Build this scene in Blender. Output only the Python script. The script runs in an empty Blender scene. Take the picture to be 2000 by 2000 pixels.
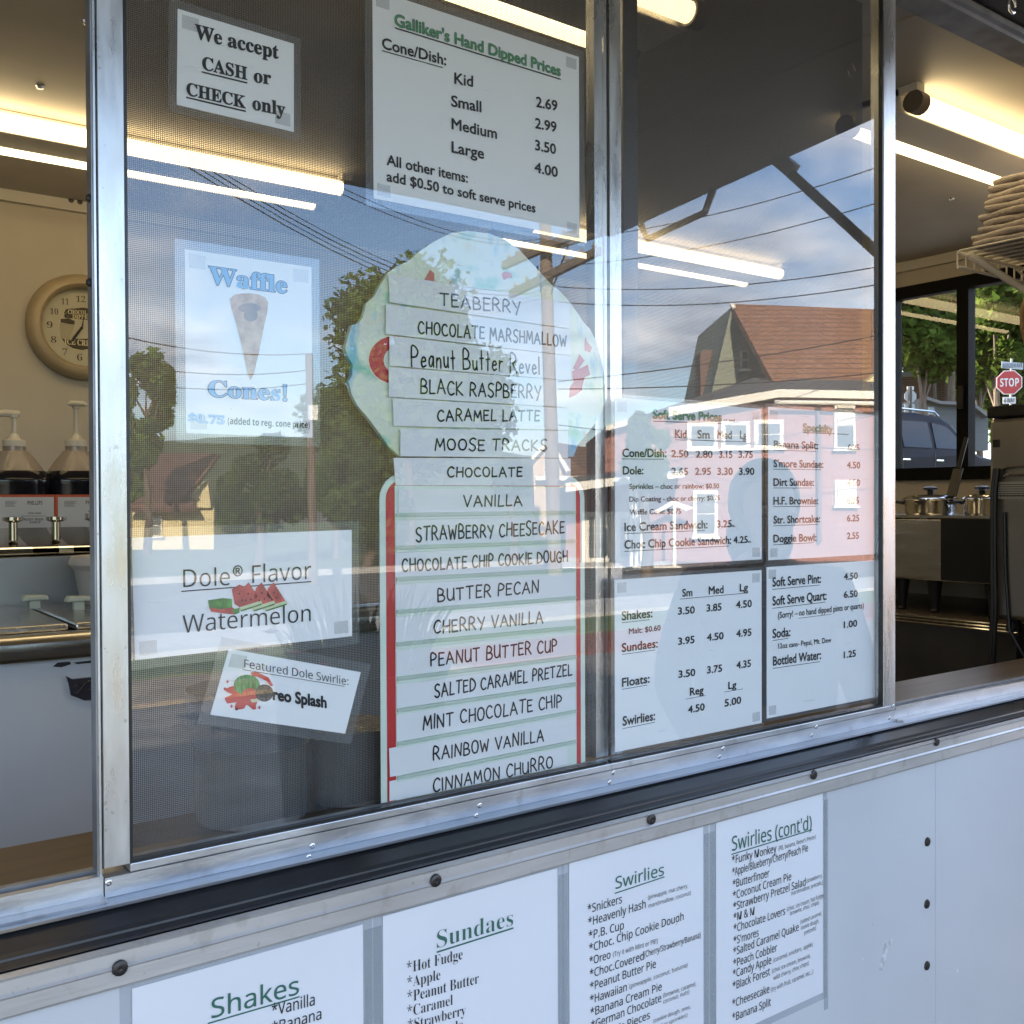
import bpy, bmesh, math, random, os
from mathutils import Vector, Matrix
R = math.radians
rnd = random.Random(7)
sc = bpy.context.scene
COL = sc.collection

# ------------------------------------------------------------------ camera
CF, CYAW, CPITCH, CROLL, CD, CH = 1985.92, R(36.109), R(-0.686), R(-0.232), 0.9572, 1.4848
_f = Vector((math.sin(CYAW)*math.cos(CPITCH), math.cos(CYAW)*math.cos(CPITCH), math.sin(CPITCH)))
_r = Vector((math.cos(CYAW), -math.sin(CYAW), 0)); _u = _r.cross(_f)
cam_r = _r*math.cos(CROLL) + _u*math.sin(CROLL)
cam_u = -_r*math.sin(CROLL) + _u*math.cos(CROLL)
cam_f = _f
CAM = Vector((0, -CD, CH))
cd = bpy.data.cameras.new('camera'); cd.sensor_width = 36; cd.lens = 36*CF/2000
cd.clip_start = 0.02; cd.clip_end = 2000
co = bpy.data.objects.new('camera', cd); COL.objects.link(co)
m = Matrix((cam_r, cam_u, -cam_f)).transposed().to_4x4(); m.translation = CAM
co.matrix_world = m
sc.camera = co
sc.render.resolution_x = sc.render.resolution_y = 1024

# ------------------------------------------------------------------ sky, sun, exposure
SUN_EL, SUN_AZ = R(21), (-0.60, 0.80)            # towards the sun: behind the trailer, a little left
wd = bpy.data.worlds.new('World'); sc.world = wd; wd.use_nodes = True
nt = wd.node_tree; nd = nt.nodes; lk = nt.links
bg = nd['Background']; bg.inputs[1].default_value = 0.115
sky = nd.new('ShaderNodeTexSky'); sky.sky_type = 'NISHITA'; sky.sun_disc = False
sky.sun_elevation = SUN_EL; sky.sun_rotation = math.atan2(SUN_AZ[0], SUN_AZ[1])
sky.air_density = 1.0; sky.dust_density = 0.6; sky.ozone_density = 1.6
tc = nd.new('ShaderNodeTexCoord')
sep = nd.new('ShaderNodeSeparateXYZ'); lk.new(tc.outputs['Generated'], sep.inputs[0])
def wmath(op, a, b=None, c=None):
    n = nd.new('ShaderNodeMath'); n.operation = op
    for i, v in enumerate((a, b, c)):
        if v is None: continue
        if isinstance(v, (int, float)): n.inputs[i].default_value = v
        else: lk.new(v, n.inputs[i])
    return n.outputs[0]
zz = wmath('ADD', wmath('MAXIMUM', sep.outputs[2], 0.0), 0.16)
cmb = nd.new('ShaderNodeCombineXYZ')
lk.new(wmath('DIVIDE', sep.outputs[0], zz), cmb.inputs[0]); lk.new(wmath('DIVIDE', sep.outputs[1], zz), cmb.inputs[1])
cmb.inputs[2].default_value = 11.9
n1 = nd.new('ShaderNodeTexNoise'); n1.inputs['Scale'].default_value = 1.15; n1.inputs['Detail'].default_value = 9; n1.inputs['Roughness'].default_value = 0.56
n1.inputs['Distortion'].default_value = 0.35
lk.new(cmb.outputs[0], n1.inputs['Vector'])
cr = nd.new('ShaderNodeValToRGB'); cr.color_ramp.elements[0].position = 0.43; cr.color_ramp.elements[1].position = 0.62
lk.new(n1.outputs[0], cr.inputs[0])
n2 = nd.new('ShaderNodeTexNoise'); n2.inputs['Scale'].default_value = 2.6; n2.inputs['Detail'].default_value = 6
lk.new(cmb.outputs[0], n2.inputs['Vector'])
cr2 = nd.new('ShaderNodeValToRGB')
cr2.color_ramp.elements[0].position = 0.35; cr2.color_ramp.elements[0].color = (3.0, 3.3, 3.8, 1)
cr2.color_ramp.elements[1].position = 0.68; cr2.color_ramp.elements[1].color = (11.5, 10.6, 9.6, 1)
lk.new(n2.outputs[0], cr2.inputs[0])
mx = nd.new('ShaderNodeMixRGB'); lk.new(wmath('MULTIPLY', cr.outputs[0], 0.85), mx.inputs[0])
lk.new(sky.outputs[0], mx.inputs[1]); lk.new(cr2.outputs[0], mx.inputs[2])
tn = nd.new('ShaderNodeMixRGB'); tn.blend_type = 'MULTIPLY'; tn.inputs[0].default_value = 1; tn.inputs[2].default_value = (0.91, 0.975, 1.10, 1)
lk.new(mx.outputs[0], tn.inputs[1]); lk.new(tn.outputs[0], bg.inputs[0])
sl = bpy.data.lights.new('sun', 'SUN'); sl.energy = 5.0; sl.angle = R(0.5); sl.color = (1.0, 0.88, 0.70)
so = bpy.data.objects.new('sun', sl); COL.objects.link(so)
sdir = Vector((SUN_AZ[0]*math.cos(SUN_EL), SUN_AZ[1]*math.cos(SUN_EL), math.sin(SUN_EL)))
so.rotation_euler = sdir.to_track_quat('Z', 'Y').to_euler(); so.location = (-20, 30, 30)
vs = sc.view_settings; vs.view_transform = 'Standard'; vs.look = 'None'; vs.exposure = 2.38; vs.gamma = 1; vs.use_curve_mapping = False
sc.render.engine = 'CYCLES'
cy = sc.cycles; cy.use_denoising = True; cy.max_bounces = 10; cy.transparent_max_bounces = 24; cy.glossy_bounces = 5
cy.diffuse_bounces = 3; cy.transmission_bounces = 4; cy.caustics_reflective = False; cy.caustics_refractive = False
cy.sample_clamp_indirect = 6; cy.blur_glossy = 0.3

# ------------------------------------------------------------------ picture <-> place
def ray(px, py):
    return cam_f + cam_r*((px-1000)/CF) - cam_u*((py-1000)/CF)
def PY(px, py, y=0.0):
    d = ray(px, py); return CAM + d*((y+CD)/d.y)
def PX(px, py, x):
    d = ray(px, py); return CAM + d*(x/d.x)
def PZ(px, py, z):
    d = ray(px, py); return CAM + d*((z-CH)/d.z)
GY = -0.008                                       # outer face of the window glass
def RD(px, py, dist):                             # a mirrored point: at this depth behind the glass, across the street
    p = CAM + ray(px, py)*dist
    return Vector((p.x, 2*GY - p.y, p.z))
def RY(px, py, y):                                # mirrored point on the plane y (negative)
    d = ray(px, py); p = CAM + d*((2*GY-y+CD)/d.y)
    return Vector((p.x, 2*GY-p.y, p.z))
K7 = 700/1932; K4 = 400/1932; K3 = 300/1932; K5 = 500/1932; K6 = 600/1932; K26 = 260/1932; K28 = 280/1932
ZR = {'A1': (0,0,K7), 'A2': (600,0,K7), 'A3': (1300,0,K7), 'A4': (0,600,K7), 'B1': (600,600,K7), 'B2': (1300,600,K7),
      'B3': (0,1300,K7), 'B4': (600,1300,K7), 'B5': (1300,1300,K7), 'C1': (1160,760,K4), 'C2': (1400,760,K4), 'C3': (1160,1080,K4),
      'D1': (0,480,K26), 'D2': (0,780,K26), 'E1': (680,440,K3), 'E2': (940,440,K3), 'S1': (240,1180,K5), 'P1': (660,1040,K6),
      'X1': (1080,1600,K4), 'R4': (1720,500,K28), 'N': (0,0,1.0)}
def zz2(reg, x, y):
    a, b, k = ZR[reg]; return (a+x*k, b+y*k)

# ------------------------------------------------------------------ materials
MATS = {}
def mat(name, col, rough=0.6, metal=0.0, var=0.0, scale=8.0, bump=0.0, bscale=None, spec=0.5, coat=0.0, stretch=None, col2=None, detail=4, vr=(0.35,0.65), emit=None, estr=0, trans=0, rvar=0.0):
    if name in MATS: return MATS[name]
    mt = bpy.data.materials.new(name); mt.use_nodes = True; n = mt.node_tree.nodes; l = mt.node_tree.links
    b = n['Principled BSDF']
    b.inputs['Base Color'].default_value = (*col, 1); b.inputs['Roughness'].default_value = rough; b.inputs['Metallic'].default_value = metal
    b.inputs['Specular IOR Level'].default_value = spec
    if coat: b.inputs['Coat Weight'].default_value = coat; b.inputs['Coat Roughness'].default_value = 0.08
    if trans: b.inputs['Transmission Weight'].default_value = trans
    if emit: b.inputs['Emission Color'].default_value = (*emit, 1); b.inputs['Emission Strength'].default_value = estr
    if var or col2 or bump or rvar:
        t = n.new('ShaderNodeTexCoord'); mp = n.new('ShaderNodeMapping')
        l.new(t.outputs['Object'], mp.inputs[0])
        if stretch: mp.inputs['Scale'].default_value = stretch
        ns = n.new('ShaderNodeTexNoise'); ns.inputs['Scale'].default_value = scale; ns.inputs['Detail'].default_value = detail
        l.new(mp.outputs[0], ns.inputs[0])
        if var or col2:
            r_ = n.new('ShaderNodeValToRGB'); r_.color_ramp.elements[0].position = vr[0]; r_.color_ramp.elements[1].position = vr[1]
            c2 = col2 if col2 else tuple(min(1, c*(1+var)) for c in col)
            c1 = col if col2 else tuple(c*(1-var) for c in col)
            r_.color_ramp.elements[0].color = (*c1, 1); r_.color_ramp.elements[1].color = (*c2, 1)
            l.new(ns.outputs[0], r_.inputs[0]); l.new(r_.outputs[0], b.inputs['Base Color'])
        if rvar:
            mr = n.new('ShaderNodeMapRange'); mr.inputs[3].default_value = max(0.02, rough-rvar); mr.inputs[4].default_value = rough+rvar
            mr.inputs[1].default_value = 0.3; mr.inputs[2].default_value = 0.7
            l.new(ns.outputs[0], mr.inputs[0]); l.new(mr.outputs[0], b.inputs['Roughness'])
        if bump:
            nb = n.new('ShaderNodeTexNoise'); nb.inputs['Scale'].default_value = bscale or scale; nb.inputs['Detail'].default_value = 4
            l.new(mp.outputs[0], nb.inputs[0])
            bp = n.new('ShaderNodeBump'); bp.inputs['Strength'].default_value = bump; bp.inputs['Distance'].default_value = 0.01
            l.new(nb.outputs[0], bp.inputs['Height']); l.new(bp.outputs[0], b.inputs['Normal'])
    MATS[name] = mt; return mt
def glass_mat(name, gain=1.0, tint=(0.975,0.985,0.985), dirt=0.0, wave=0.0):
    # thin window glass: mirror reflection weighted by the Fresnel term of both faces, the rest passes
    mt = bpy.data.materials.new(name); mt.use_nodes = True; n = mt.node_tree.nodes; l = mt.node_tree.links; n.clear()
    out = n.new('ShaderNodeOutputMaterial'); fr = n.new('ShaderNodeFresnel'); fr.inputs[0].default_value = 1.52
    ge = n.new('ShaderNodeNewGeometry')
    k = n.new('ShaderNodeMath'); k.operation = 'MULTIPLY_ADD'; k.inputs[1].default_value = 1.85; k.inputs[2].default_value = gain; k.use_clamp = True; l.new(fr.outputs[0], k.inputs[0])
    inv = n.new('ShaderNodeMath'); inv.operation = 'SUBTRACT'; inv.inputs[0].default_value = 1; l.new(ge.outputs['Backfacing'], inv.inputs[1])
    k2 = n.new('ShaderNodeMath'); k2.operation = 'MULTIPLY'; l.new(k.outputs[0], k2.inputs[0]); l.new(inv.outputs[0], k2.inputs[1])
    tr = n.new('ShaderNodeBsdfTransparent'); tr.inputs[0].default_value = (*tint, 1)
    gl = n.new('ShaderNodeBsdfGlossy'); gl.inputs['Roughness'].default_value = 0.0
    mxs = n.new('ShaderNodeMixShader'); l.new(k2.outputs[0], mxs.inputs[0]); l.new(tr.outputs[0], mxs.inputs[1]); l.new(gl.outputs[0], mxs.inputs[2])
    t = n.new('ShaderNodeTexCoord')
    if wave:
        ns = n.new('ShaderNodeTexNoise'); ns.inputs['Scale'].default_value = 3.0; ns.inputs['Detail'].default_value = 1; l.new(t.outputs['Object'], ns.inputs[0])
        bp = n.new('ShaderNodeBump'); bp.inputs['Strength'].default_value = wave; bp.inputs['Distance'].default_value = 0.002
        l.new(ns.outputs[0], bp.inputs['Height']); l.new(bp.outputs[0], gl.inputs['Normal'])
    last = mxs
    if dirt:
        ns = n.new('ShaderNodeTexNoise'); ns.inputs['Scale'].default_value = 130; ns.inputs['Detail'].default_value = 2; l.new(t.outputs['Object'], ns.inputs[0])
        r1 = n.new('ShaderNodeValToRGB'); r1.color_ramp.elements[0].position = 0.735; r1.color_ramp.elements[1].position = 0.76; l.new(ns.outputs[0], r1.inputs[0])
        n3 = n.new('ShaderNodeTexNoise'); n3.inputs['Scale'].default_value = 9; n3.inputs['Detail'].default_value = 6; l.new(t.outputs['Object'], n3.inputs[0])
        r2 = n.new('ShaderNodeValToRGB'); r2.color_ramp.elements[0].position = 0.5; r2.color_ramp.elements[1].position = 0.8; l.new(n3.outputs[0], r2.inputs[0])
        mp = n.new('ShaderNodeMapping'); mp.inputs['Scale'].default_value = (16, 1, 260); mp.inputs['Rotation'].default_value = (0, 0.35, 0); l.new(t.outputs['Object'], mp.inputs[0])
        n4 = n.new('ShaderNodeTexNoise'); n4.inputs['Scale'].default_value = 1; n4.inputs['Detail'].default_value = 0; l.new(mp.outputs[0], n4.inputs[0])
        r3 = n.new('ShaderNodeValToRGB'); r3.color_ramp.elements[0].position = 0.80; r3.color_ramp.elements[1].position = 0.84; l.new(n4.outputs[0], r3.inputs[0])
        a1 = n.new('ShaderNodeMath'); a1.operation = 'MULTIPLY_ADD'; l.new(r2.outputs[0], a1.inputs[0]); a1.inputs[1].default_value = 0.10; l.new(r1.outputs[0], a1.inputs[2])
        a2 = n.new('ShaderNodeMath'); a2.operation = 'MAXIMUM'; l.new(a1.outputs[0], a2.inputs[0]); l.new(r3.outputs[0], a2.inputs[1])
        a3 = n.new('ShaderNodeMath'); a3.operation = 'MULTIPLY'; l.new(a2.outputs[0], a3.inputs[0]); a3.inputs[1].default_value = dirt
        a4 = n.new('ShaderNodeMath'); a4.operation = 'MULTIPLY'; l.new(a3.outputs[0], a4.inputs[0]); l.new(inv.outputs[0], a4.inputs[1])
        df = n.new('ShaderNodeBsdfDiffuse'); df.inputs[0].default_value = (0.62, 0.6, 0.56, 1)
        m2 = n.new('ShaderNodeMixShader'); l.new(a4.outputs[0], m2.inputs[0]); l.new(mxs.outputs[0], m2.inputs[1]); l.new(df.outputs[0], m2.inputs[2]); last = m2
    l.new(last.outputs[0], out.inputs[0]); MATS[name] = mt; return mt
def film_mat(name, white=0.10, gloss=0.05, rough=0.08, tint=(0.95,0.96,0.97), col=(0.8,0.82,0.84)):
    mt = bpy.data.materials.new(name); mt.use_nodes = True; n = mt.node_tree.nodes; l = mt.node_tree.links; n.clear()
    out = n.new('ShaderNodeOutputMaterial'); tr = n.new('ShaderNodeBsdfTransparent'); tr.inputs[0].default_value = (*tint, 1)
    df = n.new('ShaderNodeBsdfDiffuse'); df.inputs[0].default_value = (*col, 1)
    gl = n.new('ShaderNodeBsdfGlossy'); gl.inputs['Roughness'].default_value = rough
    a = n.new('ShaderNodeMixShader'); a.inputs[0].default_value = white; l.new(tr.outputs[0], a.inputs[1]); l.new(df.outputs[0], a.inputs[2])
    b = n.new('ShaderNodeMixShader'); b.inputs[0].default_value = gloss; l.new(a.outputs[0], b.inputs[1]); l.new(gl.outputs[0], b.inputs[2])
    l.new(b.outputs[0], out.inputs[0]); MATS[name] = mt; return mt
def screen_mat(pitch):
    # woven insect screen: fine wires, open in between
    mt = bpy.data.materials.new('insect_screen'); mt.use_nodes = True; n = mt.node_tree.nodes; l = mt.node_tree.links; n.clear()
    out = n.new('ShaderNodeOutputMaterial'); t = n.new('ShaderNodeTexCoord'); s = n.new('ShaderNodeSeparateXYZ'); l.new(t.outputs['Object'], s.inputs[0])
    def M(op, a, b=None):
        q = n.new('ShaderNodeMath'); q.operation = op
        for i, v in enumerate((a, b)):
            if v is None: continue
            if isinstance(v, (int, float)): q.inputs[i].default_value = v
            else: l.new(v, q.inputs[i])
        return q.outputs[0]
    def wire(o): return M('LESS_THAN', M('FRACT', M('MULTIPLY', o, 1/pitch)), 0.28)
    w = M('MAXIMUM', wire(s.outputs[0]), wire(s.outputs[2]))
    tr = n.new('ShaderNodeBsdfTransparent'); df = n.new('ShaderNodeBsdfPrincipled'); df.inputs['Base Color'].default_value = (0.05, 0.05, 0.055, 1); df.inputs['Roughness'].default_value = 0.45
    x = n.new('ShaderNodeMixShader'); l.new(w, x.inputs[0]); l.new(tr.outputs[0], x.inputs[1]); l.new(df.outputs[0], x.inputs[2])
    l.new(x.outputs[0], out.inputs[0]); return mt

# ------------------------------------------------------------------ mesh helpers
class MB:
    def __init__(s): s.v = []; s.f = []; s.sm = False
    def add(s, vs_, fs_):
        o = len(s.v); s.v += [tuple(v) for v in vs_]; s.f += [tuple(i+o for i in q) for q in fs_]; return s
    def box(s, a, b):
        x0,y0,z0 = a; x1,y1,z1 = b
        return s.add([(x0,y0,z0),(x1,y0,z0),(x1,y1,z0),(x0,y1,z0),(x0,y0,z1),(x1,y0,z1),(x1,y1,z1),(x0,y1,z1)],
                     [(0,3,2,1),(4,5,6,7),(0,1,5,4),(1,2,6,5),(2,3,7,6),(3,0,4,7)])
    def obox(s, c, ax, ay, az):                   # box from centre and three half-axis vectors
        c, ax, ay, az = Vector(c), Vector(ax), Vector(ay), Vector(az); p = []
        for k in (-1,1):
            for q in ((-1,-1),(1,-1),(1,1),(-1,1)): p.append(c+ax*q[0]+ay*q[1]+az*k)
        return s.add(p, [(0,3,2,1),(4,5,6,7),(0,1,5,4),(1,2,6,5),(2,3,7,6),(3,0,4,7)])
    def tube(s, p0, p1, r0, r1=None, n=10, cap=True):
        p0, p1 = Vector(p0), Vector(p1); r1 = r0 if r1 is None else r1
        d = (p1-p0).normalized(); a = d.orthogonal().normalized(); b = d.cross(a); vv = []
        for p, r_ in ((p0,r0),(p1,r1)):
            for i in range(n):
                t = 2*math.pi*i/n; vv.append(p+a*math.cos(t)*r_+b*math.sin(t)*r_)
        ff = [(i,(i+1)%n,n+(i+1)%n,n+i) for i in range(n)]
        if cap: ff += [tuple(range(n-1,-1,-1)), tuple(range(n,2*n))]
        return s.add(vv, ff)
    def path(s, pts, r, n=8, rr=None):
        pts = [Vector(p) for p in pts]; vv = []; ff = []; up = None
        for i, p in enumerate(pts):
            d = (pts[min(i+1,len(pts)-1)]-pts[max(i-1,0)]).normalized()
            a = d.orthogonal().normalized() if up is None else (up-d*up.dot(d)).normalized()
            up = a; b = d.cross(a); q = rr[i] if rr else r
            for k in range(n):
                t = 2*math.pi*k/n; vv.append(p+a*math.cos(t)*q+b*math.sin(t)*q)
        for i in range(len(pts)-1):
            for k in range(n): ff.append((i*n+k, i*n+(k+1)%n, (i+1)*n+(k+1)%n, (i+1)*n+k))
        ff += [tuple(range(n-1,-1,-1)), tuple(range((len(pts)-1)*n, len(pts)*n))]
        return s.add(vv, ff)
    def lathe(s, prof, c=(0,0,0), n=24, axis='z', sq=0.0, cap=True):
        vv = []; ff = []
        for (r_, h) in prof:
            for i in range(n):
                t = 2*math.pi*i/n; k = 1.0
                if sq: k = 1/((abs(math.cos(t))**sq+abs(math.sin(t))**sq)**(1/sq))
                x, y = r_*k*math.cos(t), r_*k*math.sin(t)
                if axis == 'z': vv.append((c[0]+x, c[1]+y, c[2]+h))
                elif axis == 'y': vv.append((c[0]+x, c[1]-h, c[2]+y))     # towards -y
                else: vv.append((c[0]-h, c[1]+x, c[2]+y))
        for j in range(len(prof)-1):
            for i in range(n): ff.append((j*n+i, j*n+(i+1)%n, (j+1)*n+(i+1)%n, (j+1)*n+i))
        if cap and prof[0][0] > 1e-6: ff.append(tuple(range(n-1,-1,-1)))
        if cap and prof[-1][0] > 1e-6: ff.append(tuple(range((len(prof)-1)*n, len(prof)*n)))
        return s.add(vv, ff)
    def poly(s, pts, y0, y1):                     # outline in x,z extruded from y0 (front) to y1
        n = len(pts); vv = [(p[0], y0, p[-1]) for p in pts] + [(p[0], y1, p[-1]) for p in pts]
        return s.add(vv, [tuple(range(n)), tuple(range(2*n-1, n-1, -1))] + [(i, n+i, n+(i+1)%n, (i+1)%n) for i in range(n)])
    def slab(s, quad, off):                       # 4 world corners extruded by a vector
        q = [Vector(p) for p in quad]; o = Vector(off)
        return s.add(q+[p+o for p in q], [(0,1,2,3),(7,6,5,4),(0,4,5,1),(1,5,6,2),(2,6,7,3),(3,7,4,0)])
    def build(s, name, mt, parent=None, smooth=False, bevel=0.0):
        me = bpy.data.meshes.new(name); off = parent['_o'] if parent is not None and '_o' in parent.keys() else (0,0,0)
        me.from_pydata([(v[0]-off[0], v[1]-off[1], v[2]-off[2]) for v in s.v], [], s.f); me.update()
        bm = bmesh.new(); bm.from_mesh(me); bmesh.ops.recalc_face_normals(bm, faces=bm.faces); bm.to_mesh(me); bm.free()
        if smooth:
            me.polygons.foreach_set('use_smooth', [True]*len(me.polygons))
            me.set_sharp_from_angle(angle=R(38))
        o = bpy.data.objects.new(name, me); COL.objects.link(o)
        if mt: me.materials.append(mt)
        if bevel:
            b = o.modifiers.new('bevel', 'BEVEL'); b.width = bevel; b.segments = 2; b.limit_method = 'ANGLE'
        if parent is not None:
            o.parent = parent; o['_o'] = tuple(off)
        return o
def tag(o, label, cat, group=None):
    o['label'] = label; o['category'] = cat
    if group: o['group'] = group
    return o
def thing(name, loc, label, cat, group=None):
    o = bpy.data.objects.new(name, None); o.empty_display_size = 0.05; COL.objects.link(o); o.location = loc; o['_o'] = tuple(loc)
    return tag(o, label, cat, group)
def struct(o): o['kind'] = 'structure'; return o
def stuff(o): o['kind'] = 'stuff'; return o
def lerp(a, b, t): return a+(b-a)*t
# ------------------------------------------------------------------ base materials
alu = mat('aluminium', (0.56,0.57,0.585), 0.38, 0.8, var=0.10, scale=14, stretch=(1,1,3), bump=0.05, bscale=60, rvar=0.10)
alu_v = mat('aluminium_upright', (0.60,0.61,0.62), 0.30, 0.85, var=0.10, scale=18, stretch=(3,1,0.6), bump=0.04, bscale=40, rvar=0.10)
alu_dark = mat('aluminium_track', (0.30,0.31,0.33), 0.40, 0.7, var=0.2, scale=20)
sillm = mat('sill_metal', (0.34,0.37,0.42), 0.33, 0.75, var=0.12, scale=12, stretch=(0.5,1,1))
rubber = mat('black_vinyl', (0.016,0.017,0.02), 0.33, 0, var=0.3, scale=6, rvar=0.08)
beltm = mat('belt_trim_metal', (0.56,0.55,0.54), 0.42, 0.6, var=0.10, scale=9, stretch=(0.6,1,4), bump=0.04, bscale=50)
panelw = mat('white_panel', (0.52,0.54,0.57), 0.14, 0, var=0.03, scale=3, spec=0.6, rvar=0.05)
def stain(mt, col, zs_, thr, amt, bump=0.0):
    # thin vertical drip marks and specks over a painted surface
    n = mt.node_tree.nodes; l = mt.node_tree.links; bs = n['Principled BSDF']; src = bs.inputs['Base Color'].links[0].from_socket
    t_ = n.new('ShaderNodeTexCoord'); out = src
    for k, (sc_, lo, hi) in enumerate((((46,46,zs_),thr,thr+0.12),((170,170,170),0.70,0.73),((5,5,3),0.5,0.8))):
        mp = n.new('ShaderNodeMapping'); mp.inputs['Scale'].default_value = sc_; l.new(t_.outputs['Object'], mp.inputs[0])
        ns = n.new('ShaderNodeTexNoise'); ns.inputs['Scale'].default_value = 1; ns.inputs['Detail'].default_value = 3; l.new(mp.outputs[0], ns.inputs[0])
        rp = n.new('ShaderNodeValToRGB'); rp.color_ramp.elements[0].position = lo; rp.color_ramp.elements[1].position = hi; l.new(ns.outputs[0], rp.inputs[0])
        ml = n.new('ShaderNodeMath'); ml.operation = 'MULTIPLY'; ml.inputs[1].default_value = (amt, amt*1.6, amt*0.7)[k]; l.new(rp.outputs[0], ml.inputs[0])
        mm_ = n.new('ShaderNodeMixRGB'); mm_.inputs[2].default_value = (*col,1); l.new(ml.outputs[0], mm_.inputs[0]); l.new(out, mm_.inputs[1]); out = mm_.outputs[0]
    l.new(out, bs.inputs['Base Color'])
stain(panelw, (0.42,0.41,0.40), 2.5, 0.68, 0.16); stain(alu_v, (0.30,0.27,0.22), 6, 0.60, 0.30); stain(alu, (0.30,0.28,0.25), 30, 0.60, 0.35); stain(beltm, (0.30,0.27,0.23), 30, 0.58, 0.30)
inner = mat('cream_wall_board', (0.54,0.48,0.39), 0.5, 0, var=0.06, scale=4)
ceilm = mat('ceiling_board', (0.50,0.46,0.40), 0.55, 0, var=0.06, scale=5)
floorm = mat('floor_vinyl', (0.10,0.09,0.08), 0.5, 0, var=0.3, scale=10)
woodm = mat('brown_counter', (0.115,0.075,0.042), 0.35, 0, var=0.25, scale=6, stretch=(1,6,6))
black = mat('black_plastic', (0.012,0.012,0.013), 0.4)
blackm = mat('black_frame', (0.005,0.005,0.005), 0.6, spec=0.12)
steel = mat('stainless_steel', (0.58,0.57,0.55), 0.22, 1.0, var=0.08, scale=8, stretch=(1,1,6), rvar=0.07)
steel_b = mat('bright_steel', (0.66,0.65,0.63), 0.08, 1.0)
hatchm = mat('hatch_underside', (0.30,0.265,0.235), 0.6, 0, var=0.12, scale=5)
screwm = mat('dark_screw', (0.05,0.048,0.047), 0.35, 0.7)
rivetm = mat('rivet_metal', (0.66,0.67,0.69), 0.25, 1.0)
paper = mat('white_paper', (0.89,0.90,0.92), 0.75, 0, var=0.012, scale=6, bump=0.35, bscale=7)
ink = mat('black_ink', (0.012,0.012,0.014), 0.6)
laminate = film_mat('clear_laminate', 0.06, 0.05)
tapem = film_mat('clear_tape', 0.10, 0.03, 0.2, (0.965,0.965,0.97), (0.68,0.68,0.67))
glass = glass_mat('window_glass', 0.035, dirt=0.13, wave=0.04)
glass_back = glass_mat('rear_window_glass', 0.0)
screenm = screen_mat(0.0018)

XL, XR, YB, ZF, ZC = -2.6, 3.42, 2.2, 0.45, 2.36
OX0, OX1 = -1.25, 2.02                            # serving opening
P2 = lambda px, py, y: PY(px, py, y)

trailer = thing('concession_trailer', (0.4, 1.0, 0.0), 'white ice cream concession trailer with an open serving window', 'trailer')
def part(name, mt, mb, parent=trailer, **k): return mb.build(name, mt, parent, **k)

# lower front panel, belt, channel and sill as extruded profiles along x
def zat(px, py, y): return PY(px, py, y).z
ZS = {}
ZS['glass'] = zat(500,1634,-0.016); ZS['frame'] = zat(500,1688,-0.016); ZS['sill'] = zat(500,1707,-0.04)
ZS['chan'] = zat(500,1782,-0.088); ZS['belt'] = zat(500,1855,-0.09); ZS['ridge'] = zat(500,1817,-0.09)
def extrude(prof, x0=XL, x1=XR):
    n = len(prof); mb = MB()
    mb.add([(x0,p[0],p[1]) for p in prof]+[(x1,p[0],p[1]) for p in prof],
           [tuple(range(n)), tuple(range(2*n-1,n-1,-1))]+[(i,n+i,n+(i+1)%n,(i+1)%n) for i in range(n)])
    return mb
fp = MB(); fp.box((XL,-0.085,0.32),(XR,-0.03,ZS['belt']+0.02)); front_panel = part('front_panel', panelw, fp)
z0, z1, zr = ZS['belt'], ZS['chan'], ZS['ridge']
belt = part('belt_trim', beltm, extrude([(-0.084,z0),(-0.0905,z0),(-0.0915,z0+0.002),(-0.0915,zr-0.0022),(-0.0935,zr),(-0.0915,zr+0.0022),(-0.0915,z1-0.003),(-0.094,z1),(-0.088,z1+0.002),(-0.084,z1)]))
zs = ZS['sill']; dz = zs-z1
chan = part('rub_channel', rubber, extrude([(-0.083,z1+0.0005),(-0.086,z1+0.003),(-0.080,z1+dz*0.20),(-0.0745,z1+dz*0.33),(-0.074,z1+dz*0.45),(-0.069,z1+dz*0.58),(-0.060,z1+dz*0.72),(-0.050,z1+dz*0.88),(-0.043,zs-0.001),(-0.02,zs-0.001),(-0.02,z1)]), smooth=False)
zf = ZS['frame']
sill = part('sill_rail', sillm, extrude([(-0.044,zs),(-0.0465,zs+0.0015),(-0.044,zs+0.003),(-0.030,lerp(zs,zf,0.75)),(-0.0165,zf-0.0005),(0.03,zf-0.0005),(0.03,zs),(-0.02,zs)]))
# counter ledge inside, header above
ledge = part('counter_ledge', woodm, MB().box((OX0-0.5,0.034,zs-0.03),(XR-0.02,0.145,zs+0.012)))
ZT = 2.295
part('header', inner, MB().box((XL,-0.03,ZT+0.02),(XR,0.03,2.44)))
part('header_track', alu_dark, extrude([(-0.03,ZT+0.02),(-0.034,ZT+0.018),(-0.034,ZT+0.008),(-0.024,ZT+0.008),(-0.024,ZT),(0.028,ZT),(0.028,ZT+0.019)], OX0, OX1))
part('header_gasket', black, MB().box((OX0,-0.06,ZT+0.0215),(OX1,-0.031,ZT+0.048)))
part('front_wall', inner, MB().box((OX1,-0.06,zs),(XR,0.03,ZT+0.0195)))
part('front_wall', inner, MB().box((XL,-0.06,zs),(OX0,0.03,ZT+0.0195)))
part('front_skin', panelw, MB().box((OX1+0.001,-0.066,zs+0.01),(XR,-0.0605,2.46)))
part('front_skin', panelw, MB().box((XL,-0.066,zs+0.01),(OX0-0.001,-0.0605,2.46)))
part('floor', floorm, MB().box((XL,-0.03,ZF-0.06),(XR,YB,ZF)))
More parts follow.
